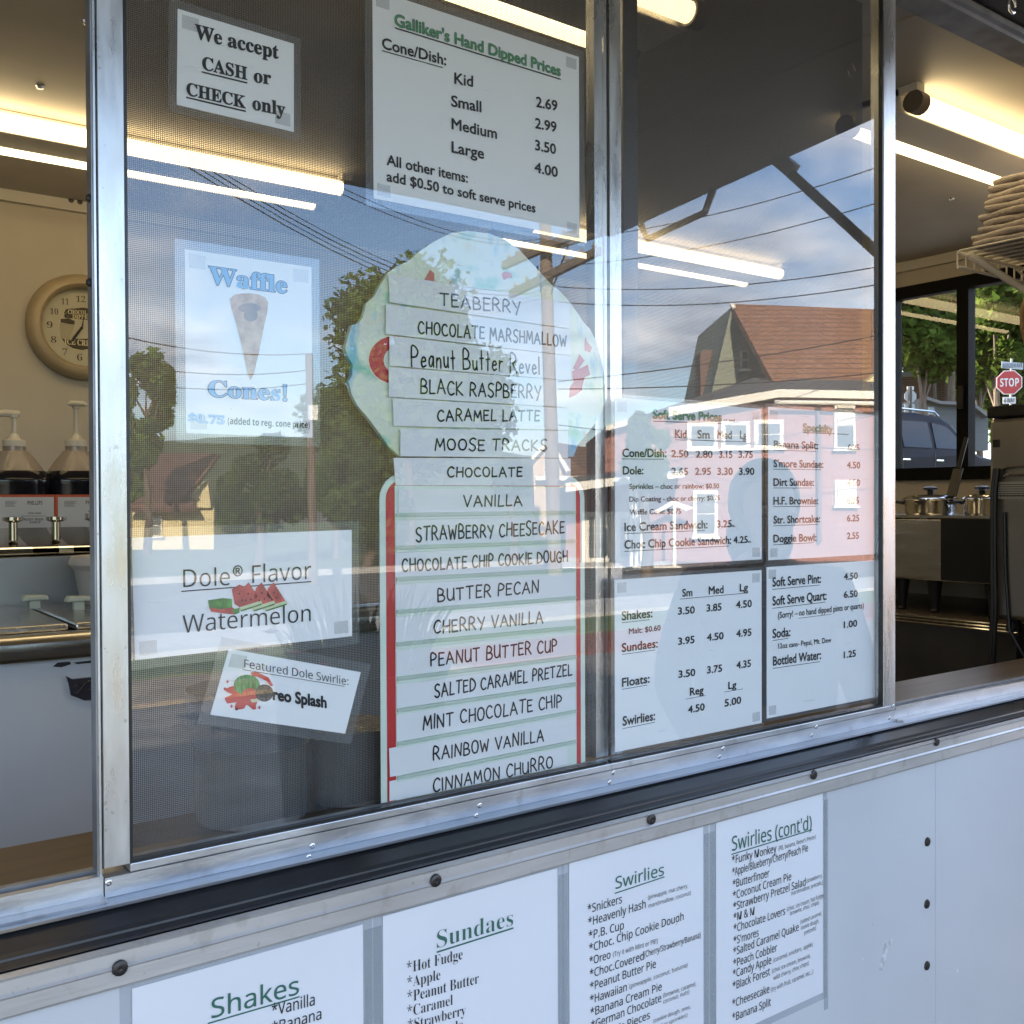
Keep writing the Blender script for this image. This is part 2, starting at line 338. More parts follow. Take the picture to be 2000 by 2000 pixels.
part('ceiling', ceilm, MB().box((XL,0.03,ZC),(XR,YB,ZC+0.02)))
part('roof', panelw, MB().box((XL-0.03,-0.06,2.445),(XR+0.06,YB+0.08,2.50)))
part('back_wall', inner, MB().box((XL,YB,ZF),(XR,YB+0.05,ZC+0.08)))
part('end_wall', inner, MB().box((XL-0.05,-0.03,ZF),(XL,YB,ZC+0.08)))
for x in (0.10, 1.68):
    part('ceiling_seam', ceilm, MB().box((x,0.031,ZC-0.004),(x+0.035,YB-0.001,ZC-0.0005)))
# trim strip where the back wall meets the ceiling
part('cornice_trim', mat('cornice', (0.62,0.58,0.50), 0.4), MB().box((XL+0.01,YB-0.022,ZC-0.032),(XR-0.01,YB-0.0005,ZC-0.0005)))
part('cornice_trim', MATS['cornice'], MB().box((XR-0.022,0.04,ZC-0.035),(XR-0.0005,YB-0.03,ZC-0.0005)))
for px, py in ((139,391),(156,394)):
    p = PY(px, py, YB-0.022); part('screw', screwm, MB().lathe([(0.008,0),(0.007,0.004),(0,0.005)], (p.x,YB-0.0215,p.z), 10, 'y'))
for px, py in ((78,168),(168,41),(1858,387)):
    p = PZ(px, py, ZC); part('screw', rivetm, MB().lathe([(0.009,-0.0005),(0.007,-0.005),(0,-0.006)], (p.x,p.y,ZC), 10))
# lower shelf lines of the back wall
if False: part('wall_rail', inner, MB().box((XL+0.01,YB-0.012,1.93),(XR-0.01,YB-0.0005,1.945)))
# wheels and skirt below the front panel
for wx in (-1.0,-0.25):
    w = part('wheel', mat('tyre_rubber',(0.02,0.02,0.02),0.8), MB().lathe([(0.2,0),(0.32,0.02),(0.33,0.1),(0.32,0.18),(0.2,0.2)], (wx,0.24,0.33), 24, 'y'))
    MB().lathe([(0.0,0.0),(0.18,0.0),(0.19,0.15),(0.0,0.15)], (wx,0.24,0.33), 18, 'y').build('rim', steel, w)

# ---- right end wall with its window
WY0, WY1, WZ0, WZ1 = 0.42, 1.275, PX(1800,914,XR).z, PX(1751,588,XR).z
part('end_wall', inner, MB().box((XR,-0.03,ZF),(XR+0.05,YB+0.05,WZ0-0.035)))
part('end_wall', inner, MB().box((XR,-0.03,WZ1+0.035),(XR+0.05,YB+0.05,ZC+0.08)))
part('end_wall', inner, MB().box((XR,-0.03,WZ0-0.035),(XR+0.05,WY0-0.035,WZ1+0.035)))
part('end_wall', inner, MB().box((XR,WY1+0.035,WZ0-0.035),(XR+0.05,YB+0.05,WZ1+0.035)))
ew = part('end_window', blackm, MB().box((XR-0.014,WY0-0.045,WZ0-0.045),(XR+0.03,WY1+0.045,WZ0)).box((XR-0.014,WY0-0.045,WZ1),(XR+0.03,WY1+0.045,WZ1+0.045))
     .box((XR-0.014,WY0-0.045,WZ0),(XR+0.03,WY0,WZ1)).box((XR-0.014,WY1,WZ0),(XR+0.03,WY1+0.045,WZ1)))
my = PX(1885,800,XR).y
MB().box((XR-0.018,my-0.022,WZ0),(XR+0.028,my+0.022,WZ1)).build('mullion', blackm, ew)
MB().box((XR-0.03,my-0.008,1.80),(XR-0.019,my+0.012,1.88)).build('latch', black, ew)
for a, b in ((WY0,my-0.0225),(my+0.0225,WY1)):
    MB().box((XR+0.004,a,WZ0),(XR+0.008,b,WZ1)).build('window_pane', glass_back, ew)

# ---- serving window: two glazed sashes with screens, riveted bottom rail, sliding track
YF = -0.016
def xat(px, y=YF, py=900): return PY(px, py, y).x
xa, xb, xc, xd_, xe, xf, xg = xat(197), xat(247), xat(1163), xat(1187), xat(1192.5), xat(1216), xat(1726)
xh = xat(1749)
zg = ZS['glass']
def sash(name, x0, x1, ws0, ws1, lab, back=False):
    if back == 'left': s = part(name, alu_v, MB().box((xat(1192.5,0.013),0.013,zg-0.0005),(xat(1214.5,0.013),0.030,ZT-0.026)))
    else: s = part(name, alu_v, MB().box((x0,YF,zg-0.0005),(x0+ws0,0.008,ZT-0.024)))
    s['label'] = lab
    if back == 'right': MB().box((xat(1163,0.013),0.013,zg-0.0005),(xat(1187,0.013),0.030,ZT-0.026)).build('stile', alu_v, s, bevel=0.0008)
    else: MB().box((x1-ws1,YF,zg-0.0005),(x1,0.008,ZT-0.024)).build('stile', alu_v, s, bevel=0.0008)
    MB().box((x0,YF,ZT-0.024),(x1,0.008,ZT-0.001)).build('top_rail', alu_v, s)
    gx0, gx1 = (x0-0.0022 if back == 'left' else x0+ws0+0.0004), (x1+0.0002 if back == 'right' else x1-ws1-0.0004)
    MB().box((gx0,-0.008,zg),(gx1,-0.0045,ZT-0.0245)).build('glass_pane', glass, s)
    for a, b in [q_ for i_, q_ in enumerate((((gx0,-0.0155,zg),(gx0+0.0025,-0.0085,ZT-0.0245)),((gx1-0.0025,-0.0155,zg),(gx1,-0.0085,ZT-0.0245)),((gx0+0.0026,-0.0155,zg),(gx1-0.0026,-0.0085,zg+0.0025)))) if not (i_ == 0 and back == 'left' or i_ == 1 and back == 'right')]:
        MB().box(a,b).build('glazing_bead', rubber, s)
    MB().box(((xat(1216,0.0225) if back == 'left' else gx0),0.0225,zg),((xat(1162,0.0225) if back == 'right' else gx1),0.0228,ZT-0.026)).build('insect_screen', screenm, s)
    return s
sA = sash('window_sash', xa, xd_, xb-xa, xd_-xc, 'large glazed sash holding the flavour board and paper signs', 'right')
sB = sash('window_sash', xe, xh, xf-xe, xh-xg, 'narrower glazed sash holding the four price sheets', 'left')
part('meeting_strip', black, MB().box((xat(1187.5,0.014),0.0145,zg),(xat(1192,0.014),0.026,ZT-0.027)))
# screen frame seen just inside the second sash
part('screen_frame', alu_dark, MB().box((xat(1217,0.026),0.0235,zg),(xat(1245,0.026),0.029,ZT-0.028)))
part('sash_channel', alu_dark, MB().box((xat(183,-0.01),-0.010,zg-0.02),(xa-0.0004,0.006,ZT-0.003)))
part('sash_channel', alu_v, MB().box((xat(187,-0.012),-0.0135,zg-0.02),(xat(191,-0.012),-0.0102,ZT-0.004)))
part('sash_channel', alu_dark, MB().box((xh+0.0003,-0.012,zg-0.02),(xh+0.004,0.004,ZT-0.003)))
# bottom rail: glazing lip above, riveted face below
rail = part('bottom_rail', alu, MB().box((xa,YF-0.001,zf),(xh,0.010,lerp(zf,zg,0.66))))
MB().box((xb+0.0002,YF-0.0005,lerp(zf,zg,0.66)+0.0004),(xh-0.001,0.010,zg-0.0008)).build('glazing_lip', alu, rail, bevel=0.001)
# open bays left and right: slider tracks on the sill
for x0, x1 in ((OX0,xa-0.001),(xh+0.001,OX1)):
    t = part('slider_track', alu, MB().box((x0,-0.016,zf),(x1,-0.0075,zf+0.020)))
    MB().box((x0,-0.0065,zf),(x1,-0.0005,zf+0.012)).build('groove', alu_dark, t)
    MB().box((x0,0.0005,zf),(x1,0.008,zf+0.022)).build('inner_track', alu_dark, t)
    MB().box((x0,-0.030,zf-0.004),(x1,-0.0165,zf+0.003)).build('track_foot', alu, t)
def rivet(px, py, y, r, mt, name='rivet', h=0.4, par=trailer):
    p = PY(px, py, y); return MB().lathe([(r,0),(r*0.9,r*h*0.6),(r*0.55,r*h),(r*0.2,r*h*0.9),(0,r*h*0.75)], (p.x,y,p.z), 12, 'y').build(name, mt, par, smooth=True)
for q in ((212,1724),(610,1652),(937,1573),(1198,1509),(1412,1462),(1594,1419.6),(1744,1379)): rivet(*q, YF-0.001, 0.0032, rivetm)
for q in ((209,1771),(603,1674),(930,1593),(1190.6,1528),(1405,1478),(1585,1436),(1736,1402.5)): rivet(*q, -0.0325, 0.0030, rivetm)
for q in ((234,1890.6),(850.7,1719.6),(1272,1600),(1589,1513),(1829,1448.6)):
    s = rivet(*q, -0.0925, 0.0068, screwm, 'screw', 0.45)
for q in ((1811,1644),(1810,1765.6),(1810,1886)): rivet(*q, -0.085, 0.0072, screwm, 'screw', 0.4)
# joint down the panel and edge bumpers on the sash side
part('panel_seam', panelw, MB().box((PY(1827,1700,-0.085).x,-0.0856,0.34),(PY(1827,1700,-0.085).x+0.004,-0.0852,z0-0.001)))
scuff = mat('panel_scuff', (0.50,0.51,0.53), 0.7, var=0.3, scale=120)
for (px,py,w,h,rot) in ((1727,1868,9,62,0.22),(1740,1840,5,12,0.2),(1870,1896,3,8,0),(1760,1624,2,6,0),(1686,1873,4,3,0),(1705,1806,2,7,0.1),(1660,1875,5,2,0)):
    a = [PY(px+dx*w/2-rot*dy*h/2*-1*0+ (dy*-0.5*h*rot), py+dy*h/2, -0.0853) for dx,dy in ((-1,-1),(1,-1),(1.0,1),(-0.7,1))]
    part('scuff_mark', scuff, MB().slab(a,(0,0.0002,0)))
for py in (388,552):
    p = PY(180, py, -0.004); part('bumper', black, MB().lathe([(0.004,0),(0.004,0.003),(0.002,0.005),(0,0.0055)], (p.x,-0.004,p.z), 10, 'x'))

# ---- raised hatch over the opening, with its gas struts
HY, HZ0, HZ1 = -1.335, 2.385, 2.268
hq = [Vector((OX0-0.05,-0.03,HZ0)),Vector((OX1+0.0,-0.03,HZ0)),Vector((OX1+0.0,HY,HZ1)),Vector((OX0-0.05,HY,HZ1))]
hatch = part('serving_hatch', hatchm, MB().slab(hq,(0,0.002,0.03)))
hn = Vector((0,(HZ1-HZ0),0)); ev = (hq[2]-hq[1]).normalized()
for a, b in ((hq[1],hq[2]),(hq[0],hq[3])):
    MB().tube(a+Vector((0.004,0,0.012)), b+Vector((0.004,0,0.012)), 0.016, n=6).build('edge_rail', alu_dark, hatch)
MB().tube(hq[3]+Vector((0,0,0.012)), hq[2]+Vector((0,0,0.012)), 0.016, n=6).build('edge_rail', alu_dark, hatch)
def on_edge(side, y): 
    t = (y+0.03)/(HY+0.03); return lerp(side[0], side[1], t)
for side in ((hq[1],hq[2]),(hq[0],hq[3])):
    A = on_edge(side,-0.70)+Vector((0,0,-0.015)); B = Vector((A.x,-0.05,1.66))
    st = MB().tube(A, lerp(A,B,0.58), 0.0125, n=10).build('gas_strut', black, hatch, smooth=True)
    MB().tube(lerp(A,B,0.58), B, 0.006, n=8).build('piston_rod', steel, hatch, smooth=True)
    MB().obox(A+Vector((0,0.01,0.0)), (0.012,0,0), (0,0.03,-0.028), (0,0.012,0.012)).build('strut_bracket', alu_dark, hatch)
    c0 = on_edge(side,-1.20)+Vector((0,0,-0.012)); c1 = on_edge(side,-0.92)+Vector((0,0,-0.012))
    MB().path([c0+Vector((0,0,0.01)),c0+Vector((0,0.03,-0.045)),c1+Vector((0,-0.03,-0.045)),c1+Vector((0,0,0.01))],0.010,6).build('hold_open_bar', alu_dark, hatch)
# hook near the hinge at the right
p = PY(1977,10,-0.15)
MB().path([p+Vector((0.02*math.cos(t)*0.5,0,0.012*math.sin(t))) for t in [i*0.6 for i in range(10)]],0.0022,6).build('hook', steel, hatch, smooth=True)

# ---- twin-tube strip lights on the ceiling
tube_m = mat('lamp_tube', (0.9,0.88,0.8), 0.3, emit=(1.0,0.77,0.42), estr=1.15)
lampw = mat('lamp_housing', (0.70,0.66,0.58), 0.4)
sock = mat('lamp_socket', (0.16,0.13,0.10), 0.5)
def strip_light(x0, yc, half, lab):
    L = 1.22; t = thing('strip_light', (x0+L/2,yc,ZC), lab, 'ceiling light', 'twin tube strip lights on the trailer ceiling')
    z = ZC-0.04
    MB().box((x0,yc-half+0.030,ZC-0.052),(x0+L,yc+half-0.030,ZC-0.001)).build('housing', lampw, t, bevel=0.003)
    for s_ in (-1,1):
        y = yc+s_*half
        MB().tube((x0+0.03,y,z),(x0+L-0.03,y,z),0.019,n=16).build('lamp_tube', tube_m, t, smooth=True)
        for xx in (x0+0.0,x0+L-0.03):
            MB().tube((xx,y,z),(xx+0.03,y,z),0.0235,n=14).build('lamp_socket', sock, t, smooth=True)
    for xx in (x0,x0+L-0.028):
        MB().box((xx,yc-half-0.01,ZC-0.018),(xx+0.028,yc+half+0.01,ZC-0.0012)).build('end_plate', lampw, t)
    return t
strip_light(0.09, 0.365, 0.085, 'lit twin tube strip light above the price sign at the top of the glass')
strip_light(1.95, 0.365, 0.085, 'lit twin tube strip light above the folded towels at the right opening')
strip_light(0.05, 1.60, 0.085, 'lit twin tube strip light glowing above the clock on the left')
strip_light(1.85, 1.60, 0.085, 'lit twin tube strip light seen through the glass beyond the tall flavour board')
# ------------------------------------------------------------------ lettering
FD = bpy.utils.system_resource('DATAFILES', path='fonts') or ''
FONTS = {}
def font(k):
    if k not in FONTS:
        f = None
        try:
            if k == 'math': f = bpy.data.fonts.load(os.path.join(FD, 'NotoSansMath-Regular.woff2'))
        except Exception: f = None
        FONTS[k] = f
    return FONTS[k]
def remap(s, up, lo, dg):
    o = ''
    for c in s:
        if 'A' <= c <= 'Z': o += chr(up+ord(c)-65)
        elif 'a' <= c <= 'z': o += chr(lo+ord(c)-97)
        elif '0' <= c <= '9': o += chr(dg+ord(c)-48)
        else: o += c
    return o
# style: (font, offset, remap)
STY = {'berlin': ('def', 0.023, None), 'berlinl': ('def', 0.012, None), 'sans': ('math', 0.003, None), 'sansb': ('math', 0.0, (0x1D5D4,0x1D5EE,0x1D7EC)),
       'serif': ('math', -0.008, (0x1D400,0x1D41A,0x1D7CE)), 'serifb': ('math', 0.012, (0x1D400,0x1D41A,0x1D7CE)), 'sansthin': ('math', -0.003, None)}
_tc = {}
def glyphs(s, sty, extra=0.0):
    key = (s, sty, extra)
    if key in _tc: return _tc[key]
    f, off, rm = STY[sty]
    fo = font(f) if f != 'def' else None
    c = bpy.data.curves.new('lettering', 'FONT')
    c.body = remap(s, *rm) if (rm and fo) else s
    if fo: c.font = fo
    c.offset = 0.0 if f == 'def' else off+extra; c.resolution_u = 3
    o = bpy.data.objects.new('lettering', c); COL.objects.link(o)
    dg = bpy.context.evaluated_depsgraph_get()
    me = bpy.data.meshes.new_from_object(o.evaluated_get(dg))
    vs_ = [(v.co.x, v.co.y) for v in me.vertices]; fs_ = [tuple(p.vertices) for p in me.polygons]
    bpy.data.objects.remove(o); bpy.data.curves.remove(c); bpy.data.meshes.remove(me)
    _tc[key] = (vs_, fs_); return _tc[key]
def capheight(sty):
    v, _ = glyphs('H', sty); return max(p[1] for p in v)-min(p[1] for p in v)
class Sign:
    """flat print on a plane of constant y; everything is collected per ink colour and built once"""
    def __init__(s, y): s.y = y; s.ink = {}; s.sh = []
    def mb(s, mt):
        if mt.name not in s.ink: s.ink[mt.name] = (mt, MB())
        return s.ink[mt.name][1]
    def text(s, st, reg, x0, y0, x1, y1, h, sty='berlin', mt=None, extra=0.0, lift=0.0):
        mt = mt or ink; y = s.y-lift
        v, f = glyphs(st, sty, extra)
        v0, _ = glyphs(st, sty)
        if not v: return
        A = PY(*zz2(reg, x0, y0), y); B = PY(*zz2(reg, x1, y1), y); H = PY(*zz2(reg, x0, y0-h), y)
        mn = min(p[0] for p in v0); mxx = max(p[0] for p in v0); ex = (B-A)/(mxx-mn)
        ez = Vector((0,0,(H-A).length/capheight(sty)))
        cp = [(0,0)]
        if sty.startswith('berlin'):              # thicken by overlaid copies a hair apart
            ro = STY[sty][1]+extra
            if ro > 0.004: cp += [(ro*math.cos(i*math.pi/4), ro*math.sin(i*math.pi/4)) for i in range(8)]
        for i, (dx, dy) in enumerate(cp):
            o_ = Vector((0,-0.000008*i,0)); s.mb(mt).add([A+o_+ex*(p[0]+dx-mn)+ez*(p[1]+dy) for p in v], f)
    def line(s, reg, x0, y0, x1, y1, w=6, mt=None, lift=0.0):
        mt = mt or ink; y = s.y-lift
        a, b = Vector((x0,y0)), Vector((x1,y1)); 
        q = [PY(*zz2(reg, px, py), y) for px, py in ((x0,y0),(x1,y1),(x1,y1+w),(x0,y0+w))]
        s.mb(mt).add(q, [(0,1,2,3)])
    def shape(s, reg, pts, mt, lift=0.0):
        s.sh.append((mt, MB().add([PY(*zz2(reg, *p), s.y-lift) for p in pts], [tuple(range(len(pts)))])))
    def disc(s, reg, x, y, rx, ry, mt, lift=0.0, n=20, ph=0, a0=0, a1=2*math.pi):
        s.shape(reg, [(x+rx*math.cos(a0+(a1-a0)*i/n+ph), y+ry*math.sin(a0+(a1-a0)*i/n+ph)) for i in range(n)], mt, lift)
    def finish(s, parent, name='lettering'):
        for mt, mb in s.ink.values(): mb.build('lettering', mt, parent)
        for mt, mb in s.sh: mb.build(name, mt, parent)
def grow(q, m_):
    c = sum(q, Vector())/4; ux = (q[1]-q[0]).normalized(); uz = (q[0]-q[3]).normalized()
    sg = ((-1,1),(1,1),(1,-1),(-1,-1))
    return [p+ux*(m_*a)+uz*(m_*b) for p, (a,b) in zip(q, sg)]
def sheet(name, quad, y, label, cat='sign', group=None, lam=0.0, tapes=(), mt=None):
    """quad: TL TR BR BL world corners, front face on y"""
    q = [Vector((p.x, y, p.z)) for p in quad]; c = sum(q, Vector())/4
    t = thing(name, (c.x, y, min(p.z for p in q)), label, cat, group)
    MB().slab(q, (0,0.0004,0)).build('paper_sheet', mt or paper, t)
    if lam:
        g = grow(q, lam); g = [Vector((p.x, y+0.0006, p.z)) for p in g]
        MB().slab(g, (0,0.0003,0)).build('laminate', laminate, t)
    ux = (q[1]-q[0]).normalized(); uz = (q[0]-q[3]).normalized()
    for k in tapes:
        sx, sz = ((1,-1),(-1,-1),(-1,1),(1,1))[k]; w = 0.016
        p = q[k]+ux*sx*0.004+uz*sz*0.004; p.y = y-0.0003
        MB().slab([p, p+ux*sx*w, p+ux*sx*w+uz*sz*w*0.8, p+uz*sz*w*0.8], (0,0.0001,0)).build('tape', tapem, t)
    return t
def Q(reg, pts, y=0.0): return [PY(*zz2(reg, *p), y) for p in pts]
def rect(a, b):                                   # BL and TR world corners -> upright rectangle
    return [Vector((a.x,a.y,b.z)), Vector((b.x,a.y,b.z)), Vector((b.x,a.y,a.z)), Vector((a.x,a.y,a.z))]
def unrect(q):                                    # snap a measured quad to an upright rectangle
    x0 = (q[0].x+q[3].x)/2; x1 = (q[1].x+q[2].x)/2; za = (q[0].z+q[1].z)/2; zb = (q[2].z+q[3].z)/2; y = q[0].y
    return [Vector((x0,y,za)),Vector((x1,y,za)),Vector((x1,y,zb)),Vector((x0,y,zb))]
green = mat('green_ink', (0.10,0.36,0.17), 0.6); green2 = mat('dark_green_ink', (0.03,0.12,0.09), 0.6)
blue = mat('blue_ink', (0.15,0.40,0.72), 0.6); blue2 = mat('pale_blue_ink', (0.42,0.60,0.85), 0.6)
SY = -0.0005                                      # front face of the sheets behind the glass
def outlined(S, st, *a, mt=green, e=0.022):
    S.text(st, *a, sty='berlin', mt=ink, extra=e*0.6, lift=0.0001); S.text(st, *a, sty='berlin', mt=mt, extra=-0.012, lift=0.0003)

# ---- cash or check
t = sheet('paper_sign', Q('A1', [(957,48),(1583,237),(1583,712),(952,565)]), SY, 'small laminated paper notice about accepting cash or check at top left of the glass', 'sign', 'laminated paper signs behind the serving glass', lam=0.008, tapes=(0,2))
S = Sign(SY-0.0006)
S.text('We accept','A1',1050,205,1503,318,80,'serifb'); S.text('CASH','A1',1090,372,1333,430,72,'serifb'); S.line('A1',1088,383,1333,443,8)
S.text('or','A1',1368,440,1462,456,75,'serifb'); S.text('CHECK','A1',1005,510,1325,584,70,'serifb'); S.line('A1',1003,520,1325,596,8); S.text('only','A1',1360,588,1538,625,75,'serifb')
S.finish(t)
# ---- hand dipped prices
t = sheet('paper_sign', rect(PY(*zz2('A2',357,1070),0), PY(*zz2('A2',1463,308),0)), SY, 'large laminated hand dipped price sheet with green underlined heading above the cone board', 'sign', 'laminated paper signs behind the serving glass', lam=0.009, tapes=(0,1,2,3))
S = Sign(SY-0.0006)
outlined(S, "Galliker's Hand Dipped Prices", 'A2',473,135,1365,410,62); S.line('A2',473,146,1367,424,7)
S.text('Cone/Dish:','A2',405,260,748,352,58); S.line('A2',403,270,732,362,5)
for st,x0,y0,x1,y1 in (('Kid',795,450,893,467),('Small',778,572,938,604),('Medium',780,695,1022,748),('Large',780,820,952,856)): S.text(st,'A2',x0,y0,x1,y1,58)
for st,x0,y0,x1,y1 in (('2.69',1235,575,1348,597),('2.99',1230,690,1343,712),('3.50',1230,808,1340,831),('4.00',1227,928,1350,955)): S.text(st,'A2',x0,y0,x1,y1,54)
S.text('All other items:','A2',430,888,865,985,55); S.text('add $0.50 to soft serve prices','A2',430,975,1230,1146,53)
S.finish(t)
# ---- waffle cones
t = sheet('paper_sign', unrect(Q('N', [(360.5,484.8),(607.6,523.5),(610.5,857.2),(362.3,843.5)])), SY, 'white waffle cones sheet with a picture of a cone and blue lettering', 'sign', 'laminated paper signs behind the serving glass', lam=0.009, tapes=(0,1,2,3))
S = Sign(SY-0.0006)
for st,a in (('Waffle',('A1',1125,1528,1550,1582,98)),('Cones!',('A4',1122,480,1548,505,90))):
    S.text(st,*a,sty='serifb',mt=ink,extra=0.010,lift=0.0001); S.text(st,*a,sty='serifb',mt=blue,extra=-0.008,lift=0.0003)
S.text('$0.75','A4',1017,618,1210,630,45,'serifb',mt=blue,extra=0.02,lift=0.0001); S.text('$0.75','A4',1017,618,1210,630,45,'serif',mt=blue2,lift=0.0003)
S.text('(added to reg. cone price)','A4',1228,630,1670,652,36,'sansb')
conem = mat('printed_wafer', (0.46,0.24,0.10), 0.7, col2=(0.68,0.44,0.24), scale=90)
coned = mat('printed_wafer_shadow', (0.30,0.16,0.07), 0.7, var=0.3, scale=60)
cone = [(1240,1612),(1262,1590),(1300,1582),(1345,1580),(1395,1588),(1432,1604),(1446,1632),(1441,1680),(1425,1750),(1395,1900),(1370,2010),(1350,2051),(1335,2010),(1302,1860),(1268,1720),(1248,1660)]
S.shape('A1', cone, conem, 0.0001); S.disc('A1',1352,1700,38,34,coned,0.0003,14); S.disc('A1',1345,1660,62,26,coned,0.00025,14)
S.finish(t, 'printed_picture')
# ---- dole watermelon
t = sheet('paper_sign', Q('A4', [(708,1243),(1895,1200),(1895,1773),(727,1903)]), SY, 'wide landscape sheet announcing the watermelon flavour with melon slices printed in the middle', 'sign', 'laminated paper signs behind the serving glass', lam=0.009, tapes=(2,3))
S = Sign(SY-0.0006)
S.text('Dole','A4',988,1510,1240,1498,95,'sansthin'); S.text('®','A4',1256,1452,1308,1449,56,'berlinl'); S.text('Flavor','A4',1360,1488,1678,1464,95,'sansthin'); S.line('A4',977,1529,1678,1476,6)
S.text('Watermelon','A4',985,1758,1675,1692,95,'sansthin')
melr = mat('printed_melon_flesh', (0.52,0.10,0.08), 0.7, var=0.3, scale=60); melg = mat('printed_melon_rind', (0.10,0.26,0.06), 0.7, var=0.5, scale=80); melw = mat('printed_melon_pith', (0.62,0.66,0.42), 0.7)
S.shape('A4',[(1250,1520),(1290,1495),(1400,1540),(1395,1610),(1320,1635),(1265,1600)],melr,0.0001)
for x in (1330,1400,1465):
    S.shape('A4',[(x-20,1515),(x+10,1483),(x+75,1585),(x-40,1620)],melr,0.0002); S.shape('A4',[(x-42,1618),(x+77,1582),(x+84,1596),(x-34,1634)],melw,0.0003); S.shape('A4',[(x-36,1634),(x+84,1596),(x+78,1606),(x-28,1640)],melg,0.0004)
for sx_, sy_ in ((1338,1545),(1352,1575),(1325,1580),(1412,1540),(1425,1572),(1398,1580),(1478,1538),(1492,1565),(1465,1575),(1290,1545),(1305,1580)): S.disc('A4',sx_,sy_,4,6,ink,0.00035,8)
S.shape('A4',[(1122,1580),(1200,1568),(1250,1572),(1252,1618),(1190,1628),(1128,1620)],melg,0.0002)
S.shape('A4',[(1128,1620),(1190,1628),(1252,1618),(1290,1640),(1262,1656),(1200,1650),(1140,1642)],melr,0.0003)
S.shape('A4',[(1250,1630),(1292,1620),(1290,1648),(1262,1658)],melg,0.0004)
S.finish(t, 'printed_picture')
# ---- featured swirlie
t = sheet('paper_sign', Q('S1', [(795,335),(1790,512),(1672,975),(655,832)]), SY-0.0012, 'tilted featured swirlie card with a printed melon splash and dark cookie', 'sign', 'laminated paper signs behind the serving glass', lam=0.010, tapes=(0,))
S = Sign(SY-0.0018)
S.text('Featured Dole Swirlie:','S1',918,478,1702,612,62,'sansthin'); S.line('S1',905,492,1672,618,4)
S.text('reo Splash','S1',1135,720,1535,782,84,'berlin',extra=0.02)
spl = mat('printed_red_splash', (0.62,0.08,0.07), 0.7); melg2 = mat('printed_melon_green', (0.06,0.28,0.10), 0.7, var=0.6, scale=90, stretch=(4,1,1)); ck = mat('printed_cookie', (0.06,0.06,0.055), 0.7, var=0.6, scale=300)
pts = []
for i in range(44):
    a = 2*math.pi*i/44; r_ = 115*(1+0.22*math.sin(a*7+1)+0.12*math.sin(a*13)); pts.append((915+r_*1.15*math.cos(a), 690+r_*0.85*math.sin(a)))
S.shape('S1', pts, spl, 0.0001)
S.shape('S1', [(965,515),(1010,510),(1100,555),(1135,615),(1115,618),(1085,580),(1010,545),(980,548)], spl, 0.0001)
S.disc('S1',935,610,98,78,melg2,0.0002,24); S.disc('S1',955,672,52,40,spl,0.0003); S.shape('S1',[(960,720),(1015,712),(1020,735),(975,742)],melw,0.0004)
S.disc('S1',1068,670,67,65,ck,0.0005,24)
for k in range(5): S.shape('S1',[(862+k*34,548+abs(k-2)*10),(870+k*34,545+abs(k-2)*10),(876+k*30,650-abs(k-2)*8),(866+k*30,652-abs(k-2)*8)],melg,0.0003)
for k in range(9): S.disc('S1',935+(k%3)*22,660+(k//3)*16,3.5,5,ink,0.0004,7)
for k in range(12): S.disc('S1',1068+52*math.cos(k*0.524),670+50*math.sin(k*0.524),5,5,MATS['badge_grey'] if 'badge_grey' in MATS else mat('badge_grey',(0.16,0.16,0.15),0.7),0.0006,7)
for q in ((770,640),(790,585),(860,790),(1030,780),(820,770)): S.disc('S1',*q,9,13,spl,0.0001,8)
S.finish(t, 'printed_picture')

# ---- four price sheets in the narrower sash
PG = 'price sheets in the narrow sash'
tan = mat('pale_green_ink', (0.28,0.42,0.24), 0.6)
t = sheet('price_sheet', unrect(Q('N',[(1200.4,780.7),(1487,795),(1487,1093.3),(1200.4,1107.8)])), SY, 'soft serve prices sheet, upper left of the four price sheets', 'sign', PG, lam=0.005, tapes=(0,1,2))
S = Sign(SY-0.0006)
outlined(S,'Soft Serve Prices','C1',560,278,1205,303,85); S.line('C1',558,298,1205,320,8)
S.text('(+ tax)','C1',1232,302,1328,306,24,'berlinl')
for st,x0,y0,x1,y1 in (('Kid',768,458,872,462),('Sm',978,462,1090,466),('Med',1165,466,1300,470),('Lg',1380,468,1440,472)): S.text(st,'C1',x0,y0,x1,y1,75)
S.line('C1',766,474,1440,492,6)
def row(reg, y, h, items):
    for st, x0, x1, dy0, dy1 in items: S.text(st, reg, x0, y+dy0, x1, y+dy1, h)
S.text('Cone/Dish:','C1',270,640,682,640,78); S.line('C1',268,655,662,658,6)
row('C1',640,65,(('2.50',733,890,0,3),('2.80',962,1118,5,8),('3.15',1183,1305,8,10),('3.75',1367,1498,8,8)))
S.text('Dole:','C1',275,805,465,802,75); row('C1',807,65,(('2.65',733,887,0,1),('2.95',955,1103,1,1),('3.30',1167,1308,1,1),('3.90',1370,1512,1,1)))
S.text('Sprinkles – choc or rainbow: $0.50','C1',335,942,1180,935,48,'berlinl'); S.text('Dip Coating - choc or cherry: $0.75','C1',335,1062,1187,1048,48,'berlinl'); S.text('Waffle Cone: $0.75','C1',337,1185,822,1175,50,'berlinl')
S.text('Ice Cream Sandwich:','C1',290,1340,1070,1312,78); S.line('C1',288,1360,1048,1330,6); S.text('3.25','C1',1162,1305,1298,1300,65); S.text('ea.','C1',1300,1300,1333,1298,26,'berlinl')
